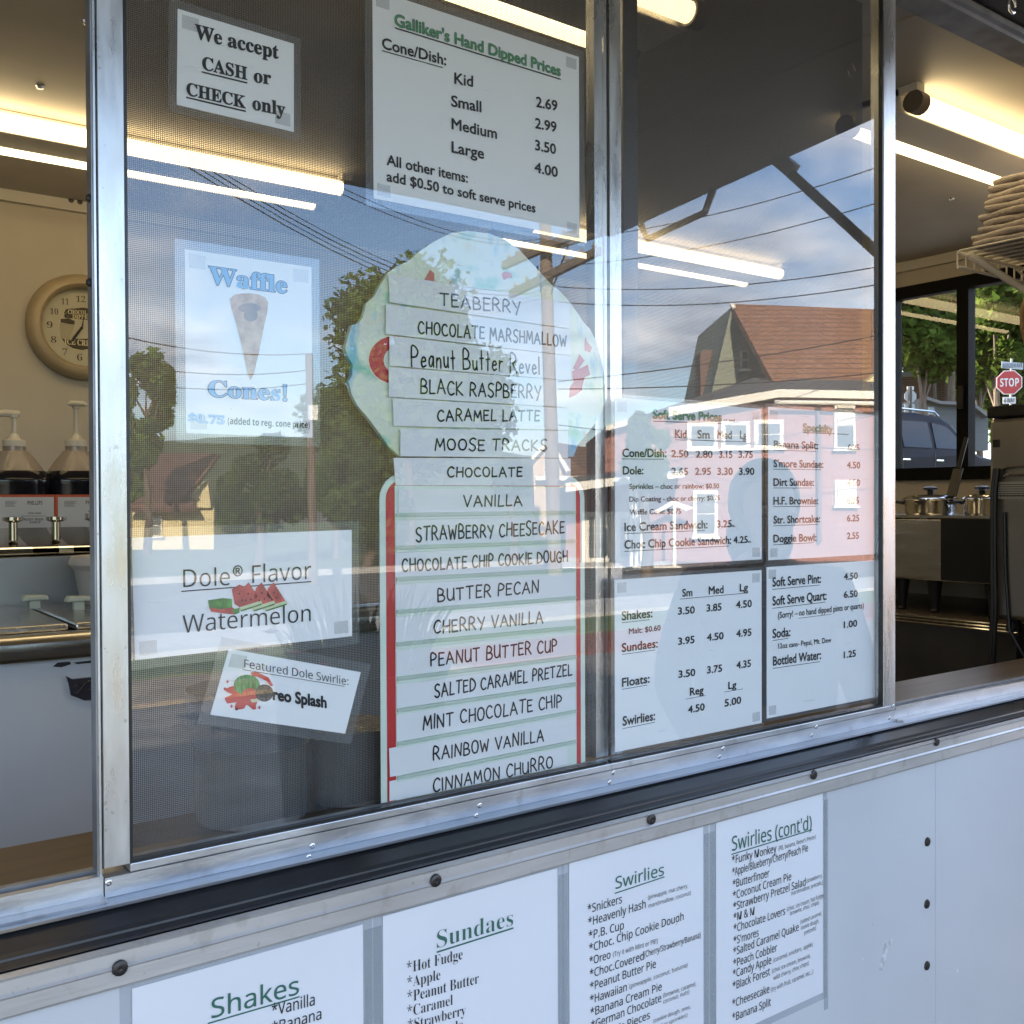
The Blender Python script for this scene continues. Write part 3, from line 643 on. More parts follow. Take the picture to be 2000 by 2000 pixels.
S.text('Choc Chip Cookie Sandwich:','C1',290,1506,1293,1458,78); S.line('C1',288,1528,1275,1477,6); S.text('4.25','C1',1318,1455,1450,1448,62); S.text('ea.','C1',1452,1448,1485,1446,26,'berlinl')
S.finish(t)
t = sheet('price_sheet', unrect(Q('N',[(1500.4,798.3),(1726,808.6),(1727,1082),(1499.4,1093.3)])), SY, 'specialty price sheet listing sundaes, brownie and doggie bowl beside the upright post', 'sign', PG, lam=0.005, tapes=(0,1,2,3))
S = Sign(SY-0.0006)
outlined(S,'Specialty','C2',818,395,1092,412,72,mt=tan); S.line('C2',818,406,1245,425,6)
for st,a,u,pr in (('Banana Split:',(540,555,955,565),(538,572,935,585),('6.25',1238,578,1345,582)),("S'more Sundae:",(538,735,1003,742),(535,752,985,758),('4.50',1230,745,1352,748)),
    ('Dirt Sundae:',(537,912,917,912),(535,930,900,930),('4.50',1230,910,1350,912)),('H.F. Brownie:',(537,1088,955,1085),(535,1107,937,1102),('6.25',1230,1080,1340,1080)),
    ('Str. Shortcake:',(537,1268,973,1255),(535,1287,957,1274),('6.25',1230,1248,1343,1245)),('Doggie Bowl:',(537,1445,938,1432),(535,1466,920,1446),('2.55',1230,1415,1340,1410))):
    S.text(st,'C2',*a,70); S.line('C2',*u,5); S.text(pr[0],'C2',*pr[1:],60)
S.finish(t)
t = sheet('price_sheet', unrect(Q('N',[(1199.3,1131.8),(1487,1114),(1487,1412),(1201,1469)])), SY, 'price sheet for shakes, sundaes, floats and swirlies, lower left of the four', 'sign', PG, lam=0.005, tapes=(0,1,2))
S = Sign(SY-0.0006)
S.text('Sm','C3',835,412,928,405,70); S.text('Med','C3',1085,390,1222,378,72); S.text('Lg','C3',1378,362,1452,356,68); S.line('C3',812,433,1455,374,5)
S.text('Shakes:','C3',265,635,550,605,82); S.line('C3',263,656,527,627,5); S.text('Malt: $0.60','C3',332,765,628,730,52,'berlinl')
S.text('Sundaes:','C3',265,935,600,890,80); S.line('C3',263,956,578,912,5); S.text('Floats:','C3',267,1263,523,1222,80); S.line('C3',265,1285,502,1244,5)
for st,x0,y0,x1,y1 in (('3.50',795,582,950,568),('3.85',1065,553,1203,540),('4.50',1342,522,1488,508),('3.95',797,867,948,848),('4.50',1068,830,1222,812),('4.95',1345,795,1485,778),
    ('3.50',800,1178,955,1158),('3.75',1070,1137,1208,1118),('4.35',1347,1092,1480,1072),('4.50',890,1512,1043,1482),('5.00',1235,1450,1388,1418)): S.text(st,'C3',x0,y0,x1,y1,66)
S.text('Reg','C3',908,1345,1033,1325,70); S.line('C3',865,1377,1055,1342,4); S.text('Lg','C3',1270,1285,1343,1272,66); S.line('C3',1230,1310,1405,1280,4)
S.text('Swirlies:','C3',273,1630,575,1575,85); S.line('C3',270,1656,575,1594,5)
S.finish(t)
t = sheet('price_sheet', unrect(Q('N',[(1496,1109),(1724,1092),(1723,1358),(1498,1404)])), SY, 'price sheet for soft serve pint, quart, soda and bottled water, lower right', 'sign', PG, lam=0.005, tapes=(0,2,3))
S = Sign(SY-0.0006)
for st,a,u in (('Soft Serve Pint:',(577,1506,837,1485),(575,1520,830,1496)),('Soft Serve Quart:',(577,1608,867,1576),(575,1622,862,1588)),('Soda:',(578,1784,672,1772),(577,1796,662,1783)),('Bottled Water:',(580,1932,837,1896),(577,1946,832,1909))):
    S.text(st,'B2',*a,48); S.line('B2',*u,3)
for st,x0,y0,x1,y1 in (('4.50',962,1470,1035,1464),('6.50',962,1567,1035,1560),('1.00',962,1730,1032,1720),('1.25',962,1892,1025,1882)): S.text(st,'B2',x0,y0,x1,y1,35)
S.text('(Sorry! – no hand dipped pints or quarts)','B2',607,1677,1068,1622,33,'berlinl'); S.line('B2',716,1676,893,1654,2)
S.text('12oz cans- Pepsi, Mt. Dew','B2',607,1841,893,1806,28,'berlinl')
S.finish(t)

# ---- four menus taped to the panel below
YP = -0.0862
MG = 'menus taped to the lower white panel'
def lower(x0, y0, x1, y1, lab, label, H=0.2794):
    A = PY(x0,y0,YP); B = PY(x1,y1,YP); za = (A.z+B.z)/2
    return sheet('menu_sheet', [Vector((A.x,YP,za)),Vector((B.x,YP,za)),Vector((B.x,YP,za-H)),Vector((A.x,YP,za-H))], YP, label, 'sign', MG, lam=0.010, mt=mat('menu_paper',(0.66,0.68,0.72),0.4,var=0.015,scale=6,bump=0.3,bscale=7))
greys = mat('grey_tape', (0.44,0.48,0.52), 0.4, var=0.08, scale=30)
def menu(t, title, lines):
    global S
    S = Sign(YP-0.0006)
    for st, reg, x0, y0, x1, y1, h, sty in title: S.text(st,reg,x0,y0,x1,y1,h,sty,mt=green2)
    for ln in lines: S.text(ln[0],ln[1],*ln[2:7],ln[7] if len(ln) > 7 else 'sans')
t = lower(258,1933.3,708.7,1803.6,'','shakes menu sheet at the lower left under the belt trim')
menu(t, [('Shakes','B3',1140,1903,1612,1770,105,'sans')], [('*Vanilla','B3',1465,1890,1697,1830,65),('*Banana','B3',1465,1985,1733,1905,62),('*Cherry','B3',1465,2070,1690,2000,62)])
S.line('B3',1120,1926,1615,1781,8,mt=green2); S.finish(t)
t = lower(747.8,1792.7,1088.4,1693,'','sundaes menu sheet with serif lettering, second from the left on the panel')
menu(t, [('Sundaes','B4',700,1525,1110,1400,90,'serif')], [('*Hot Fudge','B4',537,1660,838,1582,58,'serif'),('*Apple','B4',540,1738,718,1692,56,'serif'),('*Peanut Butter','B4',540,1818,925,1712,58,'serif'),('*Caramel','B4',540,1895,785,1828,56,'serif'),('*Strawberry','B4',543,1970,855,1882,56,'serif'),('*Pineapple','B4',543,2050,840,1960,56,'serif')])
S.line('B4',698,1541,1112,1410,9,mt=green2); S.finish(t)
t = lower(1111.6,1684,1373.5,1608.7,'','long swirlies menu sheet, third from the left on the panel')
menu(t, [('Swirlies','X1',590,660,1048,528,115,'sans')], [('*Snickers','X1',328,890,652,790,82),('*Heavenly Hash','X1',333,1012,875,836,82),('(pineapple, mar.cherry,','X1',898,758,1275,645,40,'sansthin'),('marshmallow, coconut)','X1',903,838,1300,712,40,'sansthin'),('*P.B. Cup','X1',338,1138,670,1035,80),
 ('*Choc. Chip Cookie Dough','X1',342,1258,1233,950,80),('*Oreo','X1',345,1378,543,1312,78),('(Try it with Mint or PB!)','X1',568,1300,988,1168,46,'sansthin'),('*Choc.Covered','X1',348,1500,857,1325,80),('(Cherry/Strawberry/Banana)','X1',862,1305,1393,1118,58),('*Peanut Butter Pie','X1',350,1622,972,1398,80),
 ('*Hawaiian','X1',350,1745,697,1618,80),('(pineapple, coconut, banana)','X1',722,1600,1270,1393,42,'sansthin'),('*Banana Cream Pie','X1',353,1865,1027,1612,80),('*German Chocolate','X1',360,1985,1022,1720,80),('(brownie, caramel,','X1',1040,1685,1350,1570,42,'sansthin'),('coconut, nuts)','X1',1040,1743,1285,1645,40,'sansthin'),
 ("*Reese's Pieces",'X1',362,2110,915,1880,78),('(cookie dough, oreo,','X1',950,1922,1298,1785,38,'sansthin'),('fun sprinkles)','X1',1020,1965,1268,1862,36,'sansthin')])
S.line('X1',583,695,1053,538,11,mt=green2); S.finish(t)
t = lower(1398.5,1600.7,1607.2,1540.9,'','continued swirlies menu sheet, rightmost on the white panel')
menu(t, [("Swirlies (cont'd)",'B5',358,1000,788,880,78,'sans')], [('*Funky Monkey','B5',358,1070,598,1005,44),("(PB, banana, Reese's Pieces)",'B5',610,998,810,932,23,'sansthin'),('*Apple/Blueberry/Cherry/Peach Pie','B5',360,1135,768,1000,42),('*Butterfinger','B5',362,1200,560,1137,44),('*Coconut Cream Pie','B5',363,1262,678,1155,44),
 ('*Strawberry Pretzel Salad','B5',365,1322,755,1185,44),('(strawberry,','B5',760,1172,845,1140,22,'sansthin'),('marshmallow, pretzels,)','B5',677,1240,848,1178,22,'sansthin'),('*M & M','B5',367,1380,480,1342,44),('*Chocolate Lovers','B5',367,1440,645,1342,44),('(choc. ice cream, hot fudge,','B5',655,1325,855,1248,23,'sansthin'),('brownie, choc. chips)','B5',672,1347,827,1286,22,'sansthin'),
 ("*S'mores",'B5',367,1505,502,1458,43),('*Salted Caramel Quake','B5',365,1565,718,1428,44),('(salted caramel,','B5',728,1393,842,1345,22,'sansthin'),('cookie dough,','B5',730,1425,827,1385,22,'sansthin'),('pretzels)','B5',748,1452,810,1425,22,'sansthin'),('*Peach Cobbler','B5',365,1628,602,1538,44),('*Candy Apple','B5',363,1685,570,1606,44),('(caramel, snickers, apple)','B5',582,1600,792,1512,23,'sansthin'),
 ('*Black Forest','B5',362,1750,563,1668,44),('(choc ice cream, brownie,','B5',575,1658,782,1573,23,'sansthin'),('wild cherry, choc chips)','B5',582,1697,772,1613,23,'sansthin'),('*Cheesecake','B5',360,1845,560,1762,44),('(try with fruit, caramel, etc...)','B5',568,1760,795,1660,25,'sansthin'),('*Banana Split','B5',360,1920,568,1832,44)])
S.line('B5',355,1015,790,882,6,mt=green2); S.finish(t)
# clear film joining the menus to the panel
for a, b in ((712,745),(1091,1109),(1376,1397),(1610,1618)):
    A = PY((a),1720,YP).x; B = PY(b,1720,YP).x; z = ZS['belt']-0.012
    part('film_strip', film_mat('panel_film',0.16,0.07,0.12,(0.955,0.965,0.97),(0.58,0.62,0.64)) if 'panel_film' not in MATS else MATS['panel_film'], MB().slab([Vector((A,-0.0859,z)),Vector((B,-0.0859,z)),Vector((B,-0.0859,z-0.29)),Vector((A,-0.0859,z-0.29))],(0,0.0003,0)))

# ---- flavour board: scoop on top, framed slots below
def board_mat():
    mt = bpy.data.materials.new('painted_scoop'); mt.use_nodes = True; n = mt.node_tree.nodes; l = mt.node_tree.links; b = n['Principled BSDF']
    b.inputs['Roughness'].default_value = 0.5; t_ = n.new('ShaderNodeTexCoord'); prev = None
    base = n.new('ShaderNodeRGB'); base.outputs[0].default_value = (0.74,0.78,0.68,1); prev = base.outputs[0]
    for i, (c, sc_, lo, hi, st) in enumerate((((0.66,0.72,0.42),11,0.48,0.72,(1,1,1)),((0.14,0.44,0.68),15,0.55,0.66,(2.0,1,0.8)),((0.22,0.54,0.42),19,0.56,0.69,(1,1,1.5)),((0.72,0.60,0.30),20,0.60,0.76,(1,1,1)),((0.70,0.22,0.18),34,0.68,0.71,(1,1,1)))):
        mp = n.new('ShaderNodeMapping'); mp.inputs['Scale'].default_value = st; mp.inputs['Location'].default_value = (i*3.1,0,i*1.7); l.new(t_.outputs['Object'], mp.inputs[0])
        ns = n.new('ShaderNodeTexNoise'); ns.inputs['Scale'].default_value = sc_; ns.inputs['Detail'].default_value = 5; l.new(mp.outputs[0], ns.inputs[0])
        rp = n.new('ShaderNodeValToRGB'); rp.color_ramp.elements[0].position = lo; rp.color_ramp.elements[1].position = hi; l.new(ns.outputs[0], rp.inputs[0])
        mx_ = n.new('ShaderNodeMixRGB'); mx_.inputs[2].default_value = (*c,1); l.new(rp.outputs[0], mx_.inputs[0]); l.new(prev, mx_.inputs[1]); prev = mx_.outputs[0]
    l.new(prev, b.inputs['Base Color']); return mt
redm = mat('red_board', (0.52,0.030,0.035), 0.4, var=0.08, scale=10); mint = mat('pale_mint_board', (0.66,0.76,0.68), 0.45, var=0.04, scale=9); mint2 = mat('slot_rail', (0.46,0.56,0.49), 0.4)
scoop = [(680,656.6),(687,634.9),(698,632.5),(709,620),(715,593),(731,578),(742,558),(757.6,533),(776,520),(799.6,509),(815,494),(837,479),(858.6,466.4),(882,454.8),(913,450.9),(955.5,456),(986.6,468),(1014.5,488),(1033,508),(1055,531.6),(1076.6,555.7),(1092,567),(1107.7,584),(1128,611),(1137,626),(1152.7,643),(1163.6,665),(1171,688),(1179,727),(1180.7,745),(1181.5,788),(1169,817),(1150.7,842.8),(1129,868),(1120,892),(781,892),(759,872),(741,846),(719.6,817),(698,792),(687,770),(680.4,745),(687,734),(688.8,712),(678,694),(674,680)]
YBd = 0.005
board = thing('flavour_board', PY(930,1560,YBd), 'tall cone shaped flavour board with a painted ice cream scoop on top and red frame', 'menu board')
MB().poly([PY(*p,YBd) for p in scoop][::-1], YBd, YBd+0.006).build('scoop', board_mat(), board)
def rrect(x0,x1,z0,z1,r_,n=6):
    pts = [(x0,0,z0),(x1,0,z0)]
    for i in range(n+1): a = i/n*math.pi/2; pts.append((x1-r_+r_*math.cos(a),0,z1-r_+r_*math.sin(a)))
    for i in range(n+1): a = math.pi/2+i/n*math.pi/2; pts.append((x0+r_+r_*math.cos(a),0,z1-r_+r_*math.sin(a)))
    return pts
bx0 = PY(*zz2('P1',264,900),YBd).x; bx1 = PY(*zz2('P1',1550,900),YBd).x; rx0 = PY(*zz2('P1',303,900),YBd).x; rx1 = PY(*zz2('P1',1521,900),YBd).x
ix0 = PY(*zz2('P1',357,900),YBd).x; ix1 = PY(*zz2('P1',1492,900),YBd).x
bz1 = PY(*zz2('B1',470,897),YBd).z; rz1 = PY(*zz2('B1',470,933),YBd).z; bz0 = zg+0.001
MB().poly(rrect(bx0,bx1,bz0,bz1,0.028), YBd-0.0012, YBd-0.0002).build('cone_border', mint, board)
MB().poly(rrect(rx0,rx1,bz0,rz1,0.020), YBd-0.0018, YBd-0.0013).build('cone_frame', redm, board)
iz1 = PY(*zz2('B1',470,962),YBd).z
MB().poly([(ix0,0,bz0),(ix1,0,bz0),(ix1,0,iz1),(ix0,0,iz1)], YBd-0.0024, YBd-0.0019).build('slot_panel', mint, board)
# printed letters left showing at the scoop's sides
S = Sign(YBd-0.0003)
pale = mat('letter_edge', (0.80,0.76,0.62), 0.5)
cl = []; ci = []
for i in range(15):
    a = math.pi*0.42+ (math.pi*1.16)*i/14; cl.append((470+138*math.cos(a)*1.0, 283-128*math.sin(a-0)*1.0)); ci.append((478+72*math.cos(a), 285-72*math.sin(a)))
for g, mt_, lf in ((6,pale,0.0001),(0,redm,0.0002)):
    o_ = [(470+(138+g)*math.cos(math.pi*0.42+math.pi*1.16*i/14), 283-(128+g)*math.sin(math.pi*0.42+math.pi*1.16*i/14)) for i in range(15)]
    n_ = [(478+(66-g)*math.cos(math.pi*0.42+math.pi*1.16*i/14), 285-(70-g)*math.sin(math.pi*0.42+math.pi*1.16*i/14)) for i in range(15)]
    for i in range(14): S.shape('B1',[o_[i],o_[i+1],n_[i+1],n_[i]],mt_,lf)
for pts in ([(1468,253),(1496,288),(1452,345),(1432,330)],[(1428,345),(1470,330),(1512,310),(1526,365),(1496,378),(1478,450),(1452,470),(1412,488),(1408,440),(1440,400),(1430,385)]):
    c_ = (sum(p[0] for p in pts)/len(pts), sum(p[1] for p in pts)/len(pts))
    S.shape('B1',[(c_[0]+(p[0]-c_[0])*1.12, c_[1]+(p[1]-c_[1])*1.1) for p in pts],pale,0.0001); S.shape('B1',pts,redm,0.0002)
S.shape('E1',[(215,1190),(240,1130),(262,1108),(270,1120),(245,1170),(250,1215),(290,1225),(380,1180),(470,1110),(470,1135),(370,1215),(290,1250),(240,1240)],pale,0.0001)
S.shape('E1',[(955,690),(1030,560),(1080,600),(1085,712),(1010,705)],mat('pink_paint',(0.62,0.18,0.18),0.6),0.0001)
S.shape('E2',[(262,600),(300,580),(370,600),(395,665),(340,660),(285,690),(265,650)],MATS['pink_paint'],0.0001)
S.shape('E2',[(1310,1400),(1335,1470),(1395,1540),(1370,1600),(1300,1570),(1300,1480)],MATS['pink_paint'],0.0001)
S.finish(board, 'painted_letter')

# ---- handwriting: single-stroke letters
STK = {'A': (.8,[[(0,0),(.38,1),(.8,0)],[(.14,.36),(.66,.38)]]), 'B': (.66,[[(.02,0),(.05,1),(.42,.96),(.55,.78),(.42,.56),(.06,.52)],[(.06,.52),(.5,.48),(.66,.26),(.5,.04),(0,0)]]),
 'C': (.68,[[(.66,.84),(.45,1),(.18,.88),(.02,.5),(.14,.12),(.4,0),(.68,.12)]]), 'D': (.72,[[(.05,0),(.05,1),(.45,.9),(.72,.55),(.55,.15),(0,0)]]),
 'E': (.58,[[(.58,.98),(.04,1),(.02,0),(.58,.03)],[(.03,.52),(.48,.54)]]), 'G': (.72,[[(.66,.84),(.45,1),(.16,.86),(.02,.5),(.16,.1),(.45,0),(.68,.12),(.68,.42),(.42,.42)]]),
 'H': (.68,[[(.04,1),(.02,0)],[(.66,1),(.68,0)],[(.03,.5),(.67,.53)]]), 'I': (.08,[[(.05,1),(.03,0)]]), 'K': (.68,[[(.04,1),(.02,0)],[(.62,1),(.04,.45),(.68,0)]]),
 'L': (.56,[[(.06,1),(.02,0),(.56,.03)]]), 'M': (.86,[[(0,0),(.12,1),(.42,.3),(.74,1),(.86,0)]]), 'N': (.74,[[(.02,0),(.06,1),(.66,0),(.72,1)]]),
 'O': (.74,[[(.4,1),(.14,.88),(.02,.5),(.14,.1),(.4,0),(.62,.12),(.74,.5),(.62,.88),(.36,1)]]), 'P': (.6,[[(.02,0),(.06,1),(.42,.98),(.6,.76),(.44,.52),(.05,.46)]]),
 'R': (.68,[[(.02,0),(.06,1),(.42,.98),(.58,.76),(.42,.54),(.05,.48)],[(.26,.5),(.68,0)]]), 'S': (.62,[[(.60,.98),(.34,1.08),(.06,.88),(.14,.6),(.46,.44),(.6,.18),(.34,-.06),(.0,.10)]]),
 'T': (.72,[[(0,.98),(.72,1)],[(.36,.99),(.33,0)]]), 'U': (.68,[[(.04,1),(.03,.3),(.2,.02),(.46,.06),(.64,.35),(.66,1)],[(.65,.4),(.68,0)]]), 'V': (.74,[[(0,1),(.36,0),(.74,1)]]),
 'W': (.94,[[(0,1),(.22,0),(.48,.7),(.7,0),(.94,1)]]), 'Y': (.72,[[(0,1),(.36,.48)],[(.72,1),(.3,-.1)]]), 'Z': (.66,[[(.04,1),(.62,.98),(0,.02),(.66,0)]]),
 'a': (.44,[[(.40,.42),(.22,.5),(.04,.3),(.1,.04),(.26,.04),(.40,.3),(.41,.5),(.44,0)]]), 'e': (.42,[[(.04,.28),(.38,.32),(.3,.5),(.12,.48),(.02,.22),(.16,0),(.42,.08)]]),
 'n': (.42,[[(.02,.5),(.02,0)],[(.02,.34),(.2,.5),(.36,.42),(.40,0)]]), 'u': (.42,[[(.02,.5),(.04,.14),(.18,0),(.36,.16),(.39,.5)],[(.38,.3),(.42,0)]]), 't': (.34,[[(.16,.95),(.17,0)],[(0,.56),(.34,.58)]]),
 'r': (.32,[[(.02,.5),(.04,0)],[(.03,.32),(.16,.48),(.32,.46)]]), 'v': (.40,[[(0,.5),(.18,0),(.40,.5)]]), 'l': (.06,[[(.04,.95),(.03,0)]])}
def handwrite(mb, st, reg, x0, y0, x1, y1, h, y, wid=0.0016, gap=0.26):
    A = PY(*zz2(reg,x0,y0),y); B = PY(*zz2(reg,x1,y1),y); H = (PY(*zz2(reg,x0,y0-h),y)-A).length
    adv = 0; items = []
    for c in st:
        if c == ' ': adv += 0.52; continue
        items.append((c, adv)); adv += STK[c][0]+gap
    adv -= gap; L = (B-A).length; ux = (B-A)/L; k = L/adv
    for c, a in items:
        sl = rnd.uniform(-0.05,0.05); hh = H*rnd.uniform(0.92,1.05); dz_ = H*rnd.uniform(-0.04,0.04)
        for stroke in STK[c][1]:
            pts = []
            n = len(stroke)
            if n > 3:                             # round the strokes that bend (Catmull-Rom)
                sp = []
                for i in range(n-1):
                    p0_, p1_, p2_, p3_ = [Vector(stroke[max(0,min(n-1,j))]) for j in (i-1,i,i+1,i+2)]
                    for s_ in (0,.25,.5,.75):
                        sp.append(0.5*((2*p1_)+(p2_-p0_)*s_+(2*p0_-5*p1_+4*p2_-p3_)*s_**2+(3*p1_-p0_-3*p2_+p3_)*s_**3))
                sp.append(Vector(stroke[-1])); stroke_ = sp if c not in 'MNWEZK' else [Vector(p) for p in stroke]
            else: stroke_ = [Vector(p) for p in stroke]
            for p in stroke_: pts.append(A+ux*((a+p[0]+sl*p[1])*k)+Vector((0,0,p[1]*hh+dz_)))
            for i in range(len(pts)-1):
                d = pts[i+1]-pts[i]
                if d.length < 1e-6: continue
                d.normalize(); nn = Vector((-d.z,0,d.x))*wid/2
                mb.add([pts[i]-nn,pts[i+1]-nn,pts[i+1]+nn,pts[i]+nn],[(0,1,2,3)])
            for p in pts:
                mb.add([p+Vector((math.cos(q*math.pi/3),0,math.sin(q*math.pi/3)))*wid/2 for q in range(6)],[(0,1,2,3,4,5)])
strips = [('TEABERRY','N',[(758.4,535.5),(1112,591),(1113.4,642),(761.5,590.3)],'A2',718,1645,1150,1692,68,mat('blue_black_marker',(0.04,0.05,0.10),0.5)),
 ('CHOCOLATE MARSHMALLOW','N',[(753.8,594.5),(1113,643.4),(1116,694.5),(753.8,652)],'B1',600,140,1398,213,68,None),
 ('Peanut Butter Revel','N',[(760.7,655.8),(1116,695.5),(1114.5,743),(760.7,714)],'B1',562,318,1252,358,112,None),
 ('BLACK RASPBERRY','B1',[(440,322),(1420,397),(1405,540),(440,483)],'B1',612,462,1258,495,75,None),
 ('CARAMEL LATTE','B1',[(460,490),(1405,545),(1410,662),(467,640)],'B1',703,612,1252,612,60,None),
 ('MOOSE TRACKS','B1',[(503,655),(1405,667),(1405,813),(503,803)],'B1',690,770,1290,772,62,None),
 ('CHOCOLATE','B1',[(465,812),(1420,816),(1420,963),(477,960)],'B1',757,915,1158,912,52,None),
 ('VANILLA','B1',[(492,980),(1437,975),(1437,1095),(492,1108)],'B1',843,1075,1158,1070,58,None),
 ('STRAWBERRY CHEESECAKE','B1',[(480,1150),(1437,1125),(1437,1250),(480,1285)],'B1',588,1260,1385,1218,72,None),
 ('CHOCOLATE CHIP COOKIE DOUGH','B1',[(475,1325),(1440,1280),(1440,1405),(475,1455)],'B1',513,1425,1403,1370,65,None),
 ('BUTTER PECAN','B1',[(478,1500),(1440,1430),(1440,1555),(478,1630)],'B1',705,1585,1248,1538,68,None),
 ('CHERRY VANILLA','B1',[(478,1672),(1440,1590),(1440,1715),(478,1805)],'B1',683,1760,1270,1700,68,None),
 ('PEANUT BUTTER CUP','P1',[(370,745),(1490,610),(1490,768),(370,905)],'P1',585,840,1378,745,80,None),
 ('SALTED CARAMEL PRETZEL','P1',[(372,960),(1490,800),(1490,940),(372,1105)],'P1',610,1035,1472,895,78,None),
 ('MINT CHOCOLATE CHIP','P1',[(370,1140),(1492,975),(1492,1112),(370,1315)],'P1',537,1240,1407,1095,85,None),
 ('RAINBOW VANILLA','P1',[(322,1358),(1495,1135),(1495,1300),(328,1538)],'P1',600,1435,1293,1310,80,None),
 ('CINNAMON CHURRO','P1',[(325,1565),(1445,1345),(1445,1508),(325,1725)],'P1',600,1632,1350,1480,80,None)]
strip_p = mat('strip_card', (0.77,0.78,0.80), 0.55, var=0.015, scale=8)
for i, (st, reg, q, r2, x0, y0, x1, y1, h, mk) in enumerate(strips):
    yy = YBd-0.0030-(0.0003 if i % 2 else 0)
    qq = Q(reg, q, yy)
    if i == 16: qq[2].z = max(qq[2].z, bz0+0.001); qq[3].z = max(qq[3].z, bz0+0.001)
    c_ = sum(qq, Vector())/4
    t = thing('flavour_strip', (c_.x, yy, c_.z), 'white card strip with %s written by hand in black marker' % st.title() if i else 'white card strip with Teaberry written by hand, topmost on the scoop', 'sign', 'handwritten flavour strips on the cone board')
    MB().slab(qq, (0,0.0004,0)).build('card', strip_p, t)
    mb = MB(); handwrite(mb, st, r2, x0, y0, x1, y1, h, yy-0.0004, 0.0020); mb.build('handwriting', mk or ink, t)
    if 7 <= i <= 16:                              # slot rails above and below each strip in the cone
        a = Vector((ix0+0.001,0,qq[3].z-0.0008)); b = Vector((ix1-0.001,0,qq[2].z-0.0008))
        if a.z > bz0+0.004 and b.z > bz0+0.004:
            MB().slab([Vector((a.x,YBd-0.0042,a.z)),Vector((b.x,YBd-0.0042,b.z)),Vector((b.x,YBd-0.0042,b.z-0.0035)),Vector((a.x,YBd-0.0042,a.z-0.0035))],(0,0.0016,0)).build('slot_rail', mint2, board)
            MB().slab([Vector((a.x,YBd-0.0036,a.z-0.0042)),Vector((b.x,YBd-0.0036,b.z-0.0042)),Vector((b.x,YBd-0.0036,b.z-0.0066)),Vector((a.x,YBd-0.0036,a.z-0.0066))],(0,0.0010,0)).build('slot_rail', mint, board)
# ------------------------------------------------------------------ inside the trailer: left side
clockm = mat('clock_rim', (0.42,0.33,0.21), 0.38, var=0.12, scale=8); facem = mat('clock_face', (0.52,0.48,0.36), 0.5); cinkm = mat('clock_ink', (0.05,0.035,0.02), 0.5); ctan = mat('clock_cream', (0.66,0.58,0.38), 0.5)
cc = PY(*zz2('D1',1185,1195),YB); cr_ = cc.z-PY(*zz2('D1',1185,1960),YB).z
ck_ = thing('wall_clock', (cc.x,YB,cc.z-cr_), 'round tan wall clock with a dark printed ice cream face beside the post', 'clock')
MB().lathe([(cr_*0.97,0.0005),(cr_,0.012),(cr_*0.97,0.03),(cr_*0.88,0.042),(cr_*0.80,0.043),(cr_*0.745,0.036),(cr_*0.735,0.03),(cr_*0.72,0.012)], (cc.x,YB,cc.z), 48, 'y', cap=False).build('rim', clockm, ck_, smooth=True)
MB().lathe([(cr_*0.725,0.008),(0,0.0085)], (cc.x,YB,cc.z), 40, 'y').build('face', facem, ck_)
S = Sign(YB-0.0095)
for st,x0,y0,x1,y1,h in (('12',1105,815,1240,822,85),('11',890,850,998,858,85),('10',728,990,845,1002,82),('9',680,1190,762,1194,88),('8',738,1405,818,1408,86),('7',905,1583,978,1588,88),('6',1118,1662,1196,1668,90),('1',1375,850,1410,855,82),('2',1500,990,1570,995,82),('3',1560,1195,1630,1200,86),('4',1500,1405,1575,1410,86),('5',1375,1583,1440,1588,86)):
    S.text(st,'D1',x0,y0,x1,y1,h,'serif',mt=cinkm)
S.text('CHOCOLATE','D1',985,985,1390,1008,62,'serifb',mt=ctan,lift=0.0006); S.text('DIPPED','D1',1050,1050,1330,1068,56,'serifb',mt=ctan,lift=0.0006); S.text('ICE CREAM','D1',935,1425,1450,1468,84,'serifb',mt=ctan,lift=0.0008)
S.finish(ck_)
S = Sign(YB-0.0095)
ring = [(1190+355*math.cos(a),1205+315*math.sin(a)) for a in [i*math.pi/16 for i in range(32)]]
for i in range(32):
    a, b = ring[i], ring[(i+1)%32]; q = lambda p: (1190+(p[0]-1190)*0.965,1205+(p[1]-1205)*0.965)
    S.shape('D1',[a,b,q(b),q(a)],ctan,0.0002)
S.shape('D1',[(900,1350),(1470,1350),(1420,1440),(1330,1490),(1190,1515),(1060,1490),(960,1430)],cinkm,0.0003)
S.shape('D1',[(960,920),(1190,895),(1400,920),(1440,1000),(1400,1085),(1190,1070),(940,1040),(930,970)],cinkm,0.0002)
S.shape('D1',[(880,1060),(1000,1055),(1085,1090),(1080,1145),(1000,1135),(880,1110)],cinkm,0.0004)
S.shape('D1',[(875,1115),(940,1135),(1000,1140),(1080,1155),(1060,1230),(1010,1340),(930,1390),(880,1330)],mat('clock_cone',(0.42,0.37,0.26),0.6),0.0003)
S.finish(ck_, 'printed_shape')
S = Sign(YB-0.014)
S.shape('D1',[(1170,1185),(1195,1205),(1080,1370),(1030,1400),(1055,1330)],ink); S.shape('D1',[(1180,1195),(1204,1195),(1222,960),(1250,775),(1225,960)],ink,0.001); S.disc('D1',1185,1195,22,22,ink,0.002,12)
S.finish(ck_, 'clock_hand')

